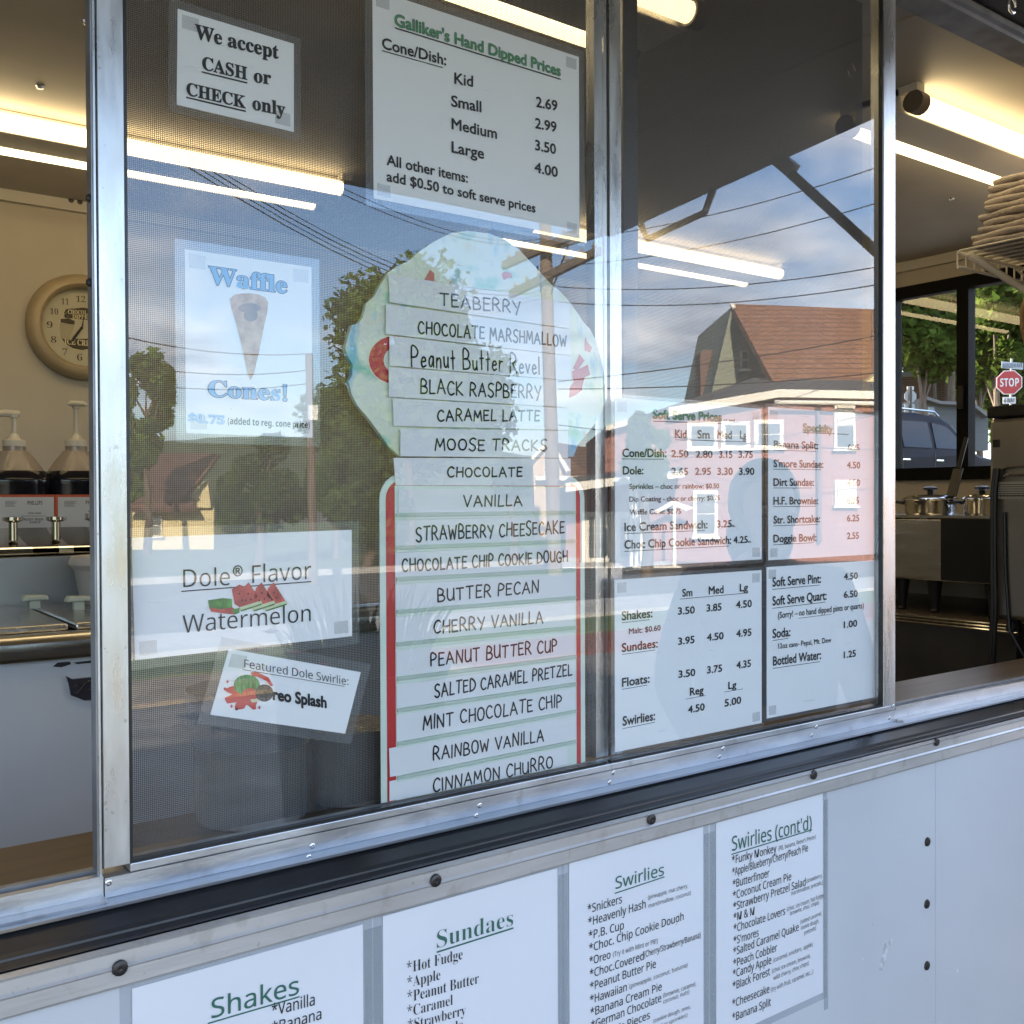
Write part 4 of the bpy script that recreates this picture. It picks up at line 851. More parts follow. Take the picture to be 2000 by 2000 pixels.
# dipping cabinet
cabw = mat('cabinet_enamel', (0.56,0.58,0.60), 0.45, var=0.05, scale=4, col2=None)
cab_x0, cab_x1 = -1.1, 1.15
cz = PY(0,1296,0.90).z
cab = thing('dipping_cabinet', (0.2,1.15,ZF), 'white ice cream dipping cabinet with steel flip lids and a dark shield badge', 'freezer cabinet')
MB().box((cab_x0,0.90,ZF+0.02),(cab_x1,1.42,cz)).build('body', cabw, cab)
zt = PY(0,1243,0.92).z
rimp = [(0.885,cz+0.0005),(0.880,cz+0.012),(0.883,zt-0.012),(0.893,zt-0.003),(0.91,zt),(0.96,zt-0.004),(0.965,zt-0.02),(1.42,zt-0.02),(1.42,cz+0.0005)]
def ext2(prof, x0, x1):
    n = len(prof); return MB().add([(x0,p[0],p[1]) for p in prof]+[(x1,p[0],p[1]) for p in prof],[tuple(range(n)),tuple(range(2*n-1,n-1,-1))]+[(i,n+i,n+(i+1)%n,(i+1)%n) for i in range(n)])
ext2(rimp, cab_x0-0.01, cab_x1+0.01).build('steel_rim', steel, cab, smooth=True)
zl = zt+0.006
sx = PZ(*(138,1207),zl).x
xs_ = [cab_x0+0.02, sx-0.62, sx-0.02+0.002, sx+0.45, cab_x1-0.02]
kn = mat('lid_knob', (0.55,0.58,0.46), 0.4)
for a, b in zip(xs_[:-1], xs_[1:]):
    lid = MB().box((a+0.006,0.985,zl-0.012),(b-0.006,1.395,zl)).build('flip_lid', steel, cab, bevel=0.004)
for px, py in ((67,1188),(153,1190)):
    p = PZ(px, py, zl)
    k = MB().box((p.x-0.010,p.y-0.008,zl),(p.x+0.010,p.y+0.008,zl+0.016)).build('lid_knob', kn, cab)
    MB().slab([Vector((p.x-0.026,p.y-0.013,zl+0.016)),Vector((p.x+0.026,p.y-0.013,zl+0.016)),Vector((p.x+0.024,p.y-0.013,zl+0.026)),Vector((p.x-0.020,p.y-0.013,zl+0.028))],(0,0.028,0)).build('grip', kn, k, bevel=0.003)
zr_ = PY(0,1091,1.42).z
MB().box((cab_x0,1.421,ZF+0.02),(cab_x1,1.66,zr_)).build('back_riser', mat('riser_steel',(0.40,0.41,0.39),0.4,0.6,var=0.1,scale=5), cab)
# shield badge
bad = mat('badge_black', (0.03,0.028,0.035), 0.35); bp_ = [(128,1320),(140,1326),(232,1316),(238,1322),(228,1352),(196,1364),(163,1367),(137,1357),(133,1335)]
MB().poly([PY(*p,0.9) for p in bp_][::-1],0.893,0.8995).build('shield_badge', bad, cab)
g0 = [(147,1352),(150,1354),(157,1347),(166,1335),(174,1330),(182,1330)]
MB().path([PY(*p,0.892) for p in g0],0.0016,6).build('badge_mark', steel_b, cab, smooth=True)
for q in (((144,1340),(152,1338)),((169,1348),(178,1346))): MB().tube(PY(*q[0],0.892),PY(*q[1],0.892),0.001,n=5).build('badge_mark', steel_b, cab)
MB().poly([PY(*p,0.9) for p in [(103,1302),(112,1294),(137,1292),(138,1297),(120,1303)]][::-1],0.8985,0.8998).build('chipped_paint', bad, cab)
MB().poly([PY(*p,0.9) for p in [(143,1294),(182,1289),(182,1294),(150,1297)]][::-1],0.8985,0.8998).build('chipped_paint', bad, cab)

# syrup rail pans
for i, px in enumerate((34,117,192)):
    c0 = PY(px,1064,1.53); z = zr_+0.004
    t = thing('topping_pan', (c0.x,1.54,zr_), ('steel topping pan with pump knob under the root beer jug','steel topping pan with pump knob under the blue labelled jug','steel topping pan partly hidden behind the window post')[i], 'pan', 'steel topping pans on the riser')
    MB().slab([Vector((c0.x-0.075,1.455,z)),Vector((c0.x+0.075,1.455,z)),Vector((c0.x+0.075,1.455,z+0.018)),Vector((c0.x-0.075,1.455,z+0.018))],(0,0.02,0.0)).build('lid_edge', steel_b, t, bevel=0.004)
    MB().add([(c0.x-0.075,1.4755,z+0.016),(c0.x+0.075,1.4755,z+0.016),(c0.x+0.082,1.64,z+0.055),(c0.x-0.082,1.64,z+0.055),(c0.x-0.075,1.4755,z),(c0.x+0.075,1.4755,z),(c0.x+0.082,1.64,z),(c0.x-0.082,1.64,z)],[(0,1,2,3),(4,7,6,5),(0,4,5,1),(1,5,6,2),(2,6,7,3),(3,7,4,0)]).build('lid', steel, t)
    MB().lathe([(0.010,0),(0.010,0.04),(0.022,0.045),(0.022,0.052),(0,0.054)],(c0.x-0.01,1.52,z+0.03),14).build('pump_knob', steel_b, t, smooth=True)

# gallon syrup jugs
jugc = film_mat('jug_plastic', 0.52, 0.05, 0.2, (0.95,0.9,0.85), (0.46,0.38,0.30)); syr = mat('dark_syrup', (0.008,0.008,0.012), 0.15); orange = mat('orange_label', (0.55,0.10,0.03), 0.6); lab_w = mat('label_white', (0.60,0.58,0.55), 0.6); pumpw = mat('pump_plastic', (0.70,0.64,0.52), 0.45)
def jug(px, ptop, name_lab, words, lx, nozzle):
    c = PY(px,1000,1.76); r_ = 0.078; zb = zr_+0.012; zsh = PY(px,938,1.76).z; zcap = PY(px,872,1.76).z; zp = PY(px,ptop,1.76).z
    t = thing('syrup_jug', (c.x,c.y,zb), name_lab, 'jug', 'syrup jugs with hand pumps')
    prof = [(r_*0.9,0),(r_,0.006),(r_,zsh-zb-0.012),(r_*1.02,zsh-zb-0.004),(r_*1.0,zsh-zb+0.006),(r_*0.86,zsh-zb+0.022)]
    MB().lathe(prof,(c.x,c.y,zb),28,sq=3.0).build('syrup', syr, t, smooth=True)
    h0 = zsh-zb+0.0225; h1 = zcap-zb
    MB().lathe([(r_*0.855,h0),(r_*0.62,lerp(h0,h1,0.45)),(r_*0.40,lerp(h0,h1,0.8)),(r_*0.33,h1-0.012),(r_*0.33,h1)],(c.x,c.y,zb),28).build('jug_neck', jugc, t, smooth=True)
    MB().lathe([(0.027,0),(0.027,0.014),(0.014,0.018),(0.010,0.028),(0.0055,0.032),(0.0055,zp-zcap-0.014),(0.009,zp-zcap-0.012),(0.009,zp-zcap-0.003),(0,zp-zcap)],(c.x,c.y,zcap),18).build('pump', pumpw, t, smooth=True)
    if nozzle < 0: MB().path([(c.x+0.012,c.y,zp-0.003),(c.x-0.02,c.y,zp-0.002),(c.x-0.06,c.y,zp-0.008),(c.x-0.09,c.y,zp-0.010)],0.006,8,[.008,.009,.005,.004]).build('spout', pumpw, t, smooth=True)
    else: MB().path([(c.x-0.022,c.y-0.01,zp-0.004),(c.x-0.016,c.y-0.01,zp-0.001),(c.x+0.016,c.y-0.01,zp-0.001),(c.x+0.023,c.y-0.01,zp-0.004)],0.006,8,[.004,.007,.007,.004]).build('spout', pumpw, t, smooth=True)
    yl = c.y-r_-0.001
    za = PY(px,966,yl).z; zbm = PY(px,1040,yl).z
    x0 = c.x-r_*0.86 if lx is None else lx; x1 = c.x+r_*0.95
    lb = MB().box((x0,yl-0.0004,zbm),(x1,yl+0.004,za)).build('label_band', orange, t)
    MB().box((x0+0.006,yl-0.0008,zbm+0.008),(x1-0.002,yl-0.0005,za-0.006)).build('label_panel', lab_w, lb)
    S = Sign(yl-0.0012)
    for w in words: S.text(*w[:7],w[7],mt=cinkm)
    for k in range(w_lines): 
        yy = 1475+k*18
        S.line('D2',(75 if px < 60 else 930),yy,(250 if px < 60 else 1120)-(k*37%60),yy,6,mt=cinkm)
    S.finish(lb)
    return t
w_lines = 5
jug(29,806,'syrup jug with orange root beer label and nozzle pump at far left',[('PHILLIPS','D2',398,1530,615,1528,58,'sansb'),('ITEM #0460','D2',408,1665,595,1663,24,'sansb'),('Naturally & Artificially Flavored','D2',308,1702,650,1700,18,'sans'),('ROOT BEER','D2',350,1760,630,1758,34,'sansb'),('SYRUP','D2',428,1800,590,1798,30,'sansb')],None,-1)
jug(150,788,'syrup jug with orange label and tee handle pump touching the window post',[('PHILLIPS','D2',1245,1522,1470,1520,55,'sansb'),('ITEM','D2',1282,1638,1420,1636,22,'sansb'),('BLUE','D2',1240,1692,1450,1690,32,'sansb'),('SHARK','D2',1232,1752,1470,1750,32,'sansb')],None,1)
# bucket on the lids
bc = PY(212,1120,1.338); t = thing('lidded_bucket', (bc.x,1.338,zl), 'round cream plastic bucket with lid on the dipping cabinet', 'bucket')
bh = PY(212,1082,1.338).z-zl; bk = mat('bucket_plastic', (0.60,0.54,0.47), 0.5)
MB().lathe([(0.056,0.0),(0.070,bh*0.72),(0.071,bh*0.74)],(bc.x,1.338,zl+0.0005),30).build('pail', bk, t, smooth=True)
MB().lathe([(0.0715,bh*0.70),(0.080,bh*0.80),(0.080,bh*0.86),(0.075,bh*0.97),(0.0,bh)],(bc.x,1.338,zl+0.0005),30).build('lid', bk, t, smooth=True)

# steel canisters on the ledge behind the tilted card
zld = zs+0.0125
cansteel = mat('canister_steel', (0.78,0.77,0.74), 0.18, 0.5, bump=0.9, bscale=38, stretch=(1,1,0.02))
def canister(px, rpx, ytop, yc, lab, collar):
    c = PY(px,1500,yc); r_ = (PY(px+rpx,1500,yc).x-c.x)*0.9; h = PY(px,ytop,yc-r_).z-zld
    t = thing('steel_canister', (c.x,yc,zld), lab, 'canister', 'steel canisters on the counter ledge')
    MB().lathe([(r_*0.97,0),(r_,0.004),(r_,h),(r_*1.02,h+0.002),(r_*0.98,h+0.004)],(c.x,yc,zld),36).build('cylinder', cansteel, t, smooth=True)
    if collar: MB().lathe([(r_*1.03,h+0.0045),(r_*1.10,h+0.02),(r_*1.16,h+0.062),(r_*1.13,h+0.062),(r_*1.0,h+0.006)],(c.x,yc,zld),36).build('collar', mat('collar_plastic',(0.55,0.60,0.66),0.25,0.3,bump=0.8,bscale=30,stretch=(1,1,0.05)), t, smooth=True)
    return t
canister(492,112,1480,0.100,'shiny steel canister with a pale collar below the tilted swirlie card',True)
canister(684,80,1440,0.098,'darker steel canister between the tilted card and the cone board',False)

# ------------------------------------------------------------------ inside the trailer: right side
# cooker on black legs upon a trimmed counter
cx0 = 2.78
zc0 = PX(1840,1206,cx0).z
ct = thing('prep_counter', (3.1,1.0,ZF), 'dark prep counter with bright ribbed edge trim along the end wall', 'counter')
MB().box((cx0+0.02,0.5,ZF+0.01),(XR-0.004,YB-0.02,zc0-0.03)).build('cabinet', mat('counter_dark',(0.05,0.048,0.045),0.35,var=0.2,scale=6), ct)
MB().box((cx0+0.012,0.49,zc0-0.0295),(XR-0.004,YB-0.015,zc0)).build('top', mat('counter_top',(0.12,0.10,0.08),0.25,var=0.2,scale=5), ct)
for k in range(3): MB().tube((cx0+0.006,0.49,zc0-0.005-k*0.009),(cx0+0.006,YB-0.015,zc0-0.005-k*0.009),0.0036,n=8).build('edge_trim', steel_b, ct, smooth=True)
zb0 = PX(1840,1136,2.86).z; zb1 = PX(1840,1007,2.86).z
ck2 = thing('food_warmer', (3.05,1.0,zc0), 'low stainless steel food warmer on tapered black legs', 'appliance')
MB().box((2.86,0.52,zb0),(3.36,1.62,zb1-0.008)).build('body', steel, ck2, bevel=0.006)
MB().box((2.855,0.515,zb1-0.0075),(3.365,1.625,zb1)).build('top_plate', steel, ck2)
MB().box((2.8585,0.52,zb0+0.004),(2.8598,(PX(1838,1050,2.86).y),zb1-0.012)).build('control_panel', mat('warmer_black',(0.015,0.015,0.016),0.3), ck2)
for yy in (PX(1762,1140,2.9).y, PX(1826,1140,2.9).y, 0.62):
    MB().lathe([(0.014,0),(0.016,0.004),(0.012,0.01),(0.024,zb0-zc0)],(2.90,yy,zc0+0.0005),14).build('leg', black, ck2, smooth=True)
def pot(px, pyb, rpx, x, lab, lidknob=True):
    c = PX(px,pyb,x); r_ = (PX(px-rpx,pyb,x)-c).length*0.92; zb = zb1+0.0008; h = 0.044
    t = thing('cooking_pot', (c.x,c.y,zb), lab, 'pot', 'steel pots on the food warmer')
    MB().lathe([(r_*0.94,0.0),(r_,0.008),(r_,h),(r_*1.03,h+0.003)],(c.x,c.y,zb),32).build('pan', steel_b, t, smooth=True)
    MB().lathe([(r_*1.10,h+0.0035),(r_*1.10,h+0.007),(r_*0.98,h+0.010),(r_*0.9,h+0.016),(r_*0.4,h+0.019),(0,h+0.020)],(c.x,c.y,zb),32).build('lid', steel_b, t, smooth=True)
    MB().lathe([(0.009,h+0.020),(0.009,h+0.030),(0.022,h+0.036),(0.022,h+0.041),(0.012,h+0.045),(0,h+0.046)],(c.x,c.y,zb),16).build('lid_knob', black, t, smooth=True)
    for s_ in (-1,1): MB().path([(c.x+0.01,c.y+s_*r_,zb+h-0.008),(c.x+0.008,c.y+s_*(r_+0.03),zb+h-0.004),(c.x-0.02,c.y+s_*(r_+0.03),zb+h-0.004),(c.x-0.022,c.y+s_*r_,zb+h-0.008)],0.005,8).build('handle', black, t, smooth=True)
    return t, c, r_
_, pc, pr = pot(1817,990,46,2.98,'lidded steel pan on the warmer with a black spatula leaning on it')
pot(1918,988,34,2.99,'second lidded steel pan half hidden by the tall steel machine')
sp = thing('spatula', (pc.x+0.1,pc.y-0.12,zb1+0.06), 'black flat spatula standing upright behind the pan', 'utensil')
a, b = PX(1858,970,3.0), PX(1872,915,3.04)
MB().obox((a+b)/2,(b-a)/2,(0.0,0.016,0.0),(0.003,0,0)).build('blade', black, sp)
MB().tube(b, b+(b-a)*1.1, 0.007, n=8).build('handle', black, sp)

# tall steel machine
mx0, my0, my1 = 2.50, 0.046, PX(1931,1000,2.50).y
mzt = PX(1960,806,2.5).z; mzb = zs+0.0125
steel_m = mat('machine_steel', (0.42,0.40,0.37), 0.34, 0.9, var=0.10, scale=5, rvar=0.06)
sm = thing('soft_serve_machine', (mx0+0.3,(my0+my1)/2,mzb), 'tall stainless soft serve machine with rear label and side vents at the right opening', 'machine')
MB().box((mx0,my0,mzb+0.035),(mx0+0.62,my1,mzt-0.012)).build('housing', steel_m, sm, bevel=0.012)
MB().box((mx0-0.004,my0-0.004,mzt-0.0115),(mx0+0.63,my1+0.004,mzt+0.018)).build('hopper_cover', black, sm, bevel=0.004)
for dx, dy in ((0.05,0.04),(0.05,my1-my0-0.04),(0.56,0.04),(0.56,my1-my0-0.04)): MB().lathe([(0.02,0),(0.02,0.01),(0.014,0.0345)],(mx0+dx,my0+dy,mzb+0.0005),12).build('foot', black, sm)
for k in range(2):
    z = PX(1980,912+k*16,mx0).z; y0_ = PX(1960,912,mx0).y
    MB().path([(mx0-0.001,y0_,z-0.006),(mx0-0.007,y0_-0.012,z),(mx0-0.007,my0+0.01,z),(mx0-0.001,my0+0.005,z)],0.0028,6).build('vent_louvre', steel, sm, smooth=True)
y0_ = PX(1945,960,mx0).y; z0_ = PX(1970,941,mx0).z; z1_ = PX(1970,974,mx0).z
lb = MB().box((mx0-0.0016,my0+0.002,z1_),(mx0-0.0005,y0_,z0_)).build('rating_label', mat('label_grey',(0.50,0.49,0.46),0.6), sm)
for k in range(6): MB().box((mx0-0.0022,my0+0.01+0.006*(k%3),z0_-0.008-0.0055*k),(mx0-0.0018,y0_-0.006,z0_-0.0062-0.0055*k)).build('label_print', cinkm, lb)
for k in range(16):
    yy = y0_-0.008-k*0.0045; MB().box((mx0-0.0022,yy-0.0012*(1+k%2),z1_+0.004),(mx0-0.0018,yy,z1_+0.010)).build('barcode_bar', cinkm, lb)
MB().box((mx0-0.003,PX(1953,866,mx0).y,PX(1940,874,mx0).z),(mx0-0.0005,my1-0.012,PX(1940,859,mx0).z)).build('latch', black, sm)
for k, (xa_, xb_) in enumerate(((1938,1936),(1943,1942))):
    MB().path([PX(xa_+6,915,mx0-0.012),PX(xa_+1,960,mx0-0.014),PX(xa_,1060,mx0-0.014),PX(xb_+3,1180,mx0-0.014),PX(xb_-2,1300,mx0-0.014)],0.006,8).build('cable', black, sm, smooth=True)
MB().path([PX(1962,1000,mx0-0.004),PX(1964,1120,mx0-0.004),PX(1972,1230,mx0-0.004),PX(2010,1300,mx0-0.004)],0.0045,8).build('cable', rubber, sm, smooth=True)

# wire shelf with folded towels
sx0, sy0, sy1, sz = 2.26, 0.035, 0.36, 2.062
wirem = mat('coated_wire', (0.80,0.76,0.68), 0.35)
sh = thing('wire_shelf', (2.8,0.2,sz), 'cream coated wire shelf with diagonal brace above the steel machine', 'shelf')
for z, y in ((sz,sy1),(sz-0.034,sy1),(sz,sy0),(sz,0.2)): MB().tube((sx0,y,z),(3.36,y,z),0.0042,n=8).build('long_rod', wirem, sh, smooth=True)
for k in range(30):
    x = sx0+0.004+k*0.037
    MB().path([(x,sy0,sz+0.004),(x,sy1-0.003,sz+0.004),(x,sy1+0.003,sz),(x,sy1+0.003,sz-0.036)],0.0022,6).build('cross_wire', wirem, sh, smooth=True)
MB().tube((sx0+0.03,sy1-0.01,sz-0.004),(sx0+0.32,sy0+0.012,sz-0.30),0.0085,n=8).build('brace', wirem, sh, smooth=True)
cloth = mat('towel_cloth', (0.46,0.41,0.38), 0.95, var=0.12, scale=40, bump=0.5, bscale=160)
tlabs = ['topmost folded tan towel on the wire shelf stack'] + ['folded tan towel lying within the stack on the wire shelf']*8 + ['bottom folded tan towel resting directly on the wire shelf']
zc_ = sz+0.0065
for k in range(10):
    th = 0.0165; rr_ = random.Random(k+3); x0 = sx0+0.02+0.010*k*0.9+rr_.uniform(-0.006,0.010); x1 = x0+0.40; y1 = sy1-0.015-rr_.uniform(0,0.02); y0 = sy0+0.02
    mb = MB(); n = 14; prof = []
    rad = th/2-0.0006
    for i in range(7):
        a = math.pi/2+math.pi*i/6; prof.append((x0+rad+rad*math.cos(a)*1.3, rad+rad*math.sin(a)))
    prof = prof+[(x1,0.0),(x1,2*rad)]
    ny = 10; vv = []; ff = []
    for j in range(ny+1):
        y = lerp(y0,y1,j/ny); dx = 0.006*math.sin(j*1.3+k*2.1); dzz = 0.0012*math.sin(j*0.9+k)
        for p in prof: vv.append((p[0]+dx,y,zc_+p[1]+abs(dzz)))
    m_ = len(prof)
    for j in range(ny):
        for i in range(m_): ff.append((j*m_+i,j*m_+(i+1)%m_,(j+1)*m_+(i+1)%m_,(j+1)*m_+i))
    ff += [tuple(range(m_)),tuple(range((ny+1)*m_-1,ny*m_-1,-1))]
    o = mb.add(vv,ff).build('folded_towel', cloth, None, smooth=True); tag(o, tlabs[9-k], 'towel', 'folded towels on the wire shelf'); zc_ += th+0.0012
# tan bag hanging at the right edge
bg_ = thing('hanging_bag', (2.45,0.42,1.80), 'tan paper bag hanging below the wire shelf at the right edge', 'bag')
pts = [PX(*q,2.46) for q in ((1998,572),(1986,605),(1987,640),(1996,680),(2012,700),(2040,690),(2045,600),(2020,565))]
mb = MB(); n = len(pts); mb.add([tuple(p) for p in pts]+[(p.x+0.09,p.y*0.98,p.z) for p in pts],[tuple(range(n)),tuple(range(2*n-1,n-1,-1))]+[(i,n+i,n+(i+1)%n,(i+1)%n) for i in range(n)])
mb.build('bag_body', mat('tan_paper',(0.42,0.25,0.13),0.6,var=0.1,scale=20), bg_, smooth=True, bevel=0.02)
MB().tube(pts[7]+Vector((0.04,-0.01,-0.01)),Vector((2.52,sy1-0.0,sz-0.003)),0.003,n=6).build('bag_cord', cloth, bg_)
# ------------------------------------------------------------------ outside: ground and street
def sstep(a, b, t): t = max(0,min(1,(t-a)/(b-a))); return t*t*(3-2*t)
def gz(x, y): return 1.1*sstep(3.2,8.0,y)
asph = mat('parking_asphalt', (0.15,0.14,0.125), 0.9, var=0.35, scale=3.0, bump=0.6, bscale=60, detail=8)
gx = [-600,-200,-80,-40,-20,-12,-8,-4,-2,0,2,4,6,8,10,13,16,20,26,34,50,80,200,600]; gy = [-600,-200,-80,-40,-20,-10,-5,0,2,3.2,3.7,4.2,4.7,5.2,5.7,6.2,6.7,7.2,7.6,8,12,20,40,80,200,600]
mb = MB(); mb.add([(x,y,gz(x,y)) for y in gy for x in gx],[(j*len(gx)+i,j*len(gx)+i+1,(j+1)*len(gx)+i+1,(j+1)*len(gx)+i) for j in range(len(gy)-1) for i in range(len(gx)-1)])
struct(mb.build('ground', asph))
grassm = mat('lawn_grass', (0.07,0.11,0.03), 0.9, col2=(0.14,0.17,0.05), scale=2.5, bump=0.8, bscale=50, detail=8)
def strip(name, y0, y1, z, mt, x0=-120, x1=160): return struct(MB().box((x0,min(y0,y1),-0.05),(x1,max(y0,y1),z)).build(name, mt))
strip('dirt_strip', -6.5, -7.5, 0.03, mat('tan_dirt',(0.26,0.20,0.13),0.95,var=0.35,scale=5,bump=1,bscale=40), -120, 4.99)
strip('mulch_bed', -6.5, -7.5, 0.03, mat('red_mulch',(0.20,0.055,0.035),0.95,var=0.5,scale=30,bump=1,bscale=60), 5.0, 160)
strip('grass_verge', -7.5, -8.5, 0.05, grassm)
strip('sidewalk', -8.5, -9.8, 0.10, mat('pale_concrete',(0.42,0.40,0.37),0.85,var=0.12,scale=4))
strip('road', -9.8, -17.5, 0.004, mat('road_asphalt',(0.09,0.088,0.085),0.85,var=0.2,scale=2,bump=0.3,bscale=80))
strip('kerb', -17.5, -17.75, 0.12, MATS['pale_concrete']); strip('front_lawn', -17.75, -60, 0.06, grassm)
# far green hills
mb = MB(); n = 60; vv = []; ff = []; hr = random.Random(5)
for j in range(8):
    for i in range(n+1):
        x = -420+i*15; y = -130-j*30; h = (8+7*math.sin(i*0.21+1.1)+4*math.sin(i*0.53)+hr.uniform(-1,1))*math.sin(math.pi*min(1,j/5.0+0.02)/2)+j*1.2
        vv.append((x,y,max(-0.2,h) if j else -0.3))
for j in range(7):
    for i in range(n): a = j*(n+1)+i; ff.append((a,a+1,a+n+2,a+n+1))
struct(mb.add(vv,ff).build('hills', mat('wooded_hill',(0.035,0.06,0.02),0.95,col2=(0.09,0.12,0.04),scale=0.15,detail=9,bump=1.0,bscale=0.5), smooth=True))

# ------------------------------------------------------------------ trees
def leafm(name, c1, c2):
    mt = bpy.data.materials.new(name); mt.use_nodes = True; nn = mt.node_tree.nodes; l = mt.node_tree.links; nn.clear()
    out = nn.new('ShaderNodeOutputMaterial'); d = nn.new('ShaderNodeBsdfDiffuse'); t_ = nn.new('ShaderNodeBsdfTranslucent'); x = nn.new('ShaderNodeMixShader'); x.inputs[0].default_value = 0.38
    g = nn.new('ShaderNodeNewGeometry'); tcx = nn.new('ShaderNodeTexNoise'); tcx.inputs['Scale'].default_value = 1.6; tcx.inputs['Detail'].default_value = 3; l.new(g.outputs['Position'], tcx.inputs[0])
    r_ = nn.new('ShaderNodeValToRGB'); r_.color_ramp.elements[0].position = 0.35; r_.color_ramp.elements[1].position = 0.65; r_.color_ramp.elements[0].color = (*c1,1); r_.color_ramp.elements[1].color = (*c2,1)
    l.new(tcx.outputs[0], r_.inputs[0]); l.new(r_.outputs[0], d.inputs[0]); l.new(r_.outputs[0], t_.inputs[0])
    l.new(d.outputs[0], x.inputs[1]); l.new(t_.outputs[0], x.inputs[2]); l.new(x.outputs[0], out.inputs[0]); return mt
leafA = leafm('leaf_olive', (0.06,0.12,0.028), (0.14,0.22,0.05)); leafB = leafm('leaf_dark', (0.045,0.085,0.022), (0.10,0.155,0.04)); leafC = leafm('leaf_bright', (0.04,0.07,0.012), (0.10,0.145,0.028))
bark = mat('bark', (0.12,0.09,0.065), 0.9, var=0.3, scale=9, stretch=(3,3,0.5), bump=0.8, bscale=14); barkl = mat('pale_bark', (0.26,0.20,0.13), 0.9, var=0.3, scale=9, stretch=(3,3,0.5))
def tree(name, base, centre, rx, rz, nl, size, lm, label, group, seed, clumps=16, bk=None, gap=0.62):
    r = random.Random(seed); t = thing(name, base, label, 'tree', group)
    base = Vector(base); centre = Vector(centre); tips = []
    top = centre+Vector((0,0,rz*0.35)); h = top.z-base.z; r0 = max(0.10,h*0.022)
    mid = lerp(base,top,0.5)+Vector((r.uniform(-.2,.2),r.uniform(-.2,.2),0))
    tr = MB().path([base,lerp(base,mid,0.5)+Vector((0.05,0.03,0)),mid,lerp(mid,top,0.6),top],r0,8,[r0*1.25,r0,r0*0.75,r0*0.45,r0*0.15]).build('trunk', bk or bark, t, smooth=True)
    cl = []
    for i in range(clumps):
        a = r.uniform(0,2*math.pi); u = r.uniform(-0.85,0.95); q = math.sqrt(max(0,1-u*u))*r.uniform(0.35,0.95)
        p = centre+Vector((math.cos(a)*q*rx,math.sin(a)*q*rx,u*rz*0.92)); cl.append((p, r.uniform(0.26,0.48)))
        if i < 9:
            s0 = lerp(mid,top,r.uniform(0,0.7)); MB().path([s0,lerp(s0,p,0.55)+Vector((0,0,0.1*rz)),p],r0*0.3,5,[r0*0.42,r0*0.24,r0*0.08]).build('limb', bk or bark, t, smooth=True)
    mb = MB(); V = mb.v; F = mb.f
    for k in range(int(nl*1.7)):
        p, cr = cl[r.randrange(len(cl))]
        d = Vector((r.gauss(0,1),r.gauss(0,1),r.gauss(0,1))).normalized()*(r.random()**gap)*cr
        c = p+Vector((d.x*rx,d.y*rx,d.z*rz)); a = Vector((r.gauss(0,1),r.gauss(0,1),r.gauss(0,0.7))).normalized(); b = a.orthogonal().normalized(); b = (b*math.cos(r.uniform(0,6.28))+a.cross(b)*math.sin(r.uniform(0,6.28)))
        s = size*1.25*r.uniform(0.5,1.4); o = len(V)
        V += [tuple(c-a*s),tuple(c+b*s*0.55),tuple(c+a*s),tuple(c-b*s*0.55)]; F.append((o,o+1,o+2,o+3))
    me = bpy.data.meshes.new('crown'); off = t['_o']; me.from_pydata([(v[0]-off[0],v[1]-off[1],v[2]-off[2]) for v in V],[],F); me.update(); me.materials.append(lm)
    o = bpy.data.objects.new('crown', me); COL.objects.link(o); o.parent = t; o['kind'] = 'stuff'
    return t
def rtree(px, py, rpx, rpy, dist, nl, lm, label, seed, size=0.09, **k):
    c = RD(px,py,dist); return tree('tree',(c.x,c.y,0.02),c,rpx/CF*dist,rpy/CF*dist,nl,size,lm,label,'trees across the street reflected in the glass',seed,**k)
rtree(285,800,62,100,27,5200,leafA,'olive green tree reflected at the far left of the window beside the post',11)
rtree(505,948,95,88,22,6500,leafB,'low dark bushy tree reflected right of the cream house',12,size=0.08)
rtree(655,905,62,120,25,6500,leafA,'leafy tree reflected between the waffle sign and the cone board',13)
rtree(800,745,190,195,28,15000,leafA,'largest reflected tree, its crown spreading behind the handwritten strips',14,size=0.10,clumps=30)
rtree(715,985,75,95,21,5200,leafB,'dark tree reflected low beside the thin utility pole',15,size=0.08)
rtree(1262,884,46,66,19,4200,leafA,'small tree reflected in front of the red brick house',16,size=0.07)
rtree(250,905,60,75,35,3800,leafA,'distant tree reflected behind the brown roof of the cream house',17,size=0.11)
rtree(1003,935,34,42,24,2600,leafB,'small round tree reflected left of the distant gable house',18,size=0.08)

# ------------------------------------------------------------------ houses across the street (seen in the glass)
RW = Vector((cam_f.x,-cam_f.y,0)).normalized()    # away from the trailer, along the mirrored line of sight
def wallp(name, pts, dist, mt, parent, thick=0.25, fwd=0.0):
    q = [RD(px,py,dist)-RW*fwd for px,py in pts]; n = len(q); o = RW*thick
    return MB().add(q+[p+o for p in q],[tuple(range(n)),tuple(range(2*n-1,n-1,-1))]+[(i,n+i,n+(i+1)%n,(i+1)%n) for i in range(n)]).build(name, mt, parent)
def sheetp(name, pts, mt, parent, thick=0.12):    # polygon with its own depth per corner
    q = [RD(*p) for p in pts]; n = len(q); nn = (q[1]-q[0]).cross(q[2]-q[0]).normalized()*thick
    if nn.z > 0: nn = -nn
    return MB().add(q+[p+nn for p in q],[tuple(range(n)),tuple(range(2*n-1,n-1,-1))]+[(i,n+i,n+(i+1)%n,(i+1)%n) for i in range(n)]).build(name, mt, parent)
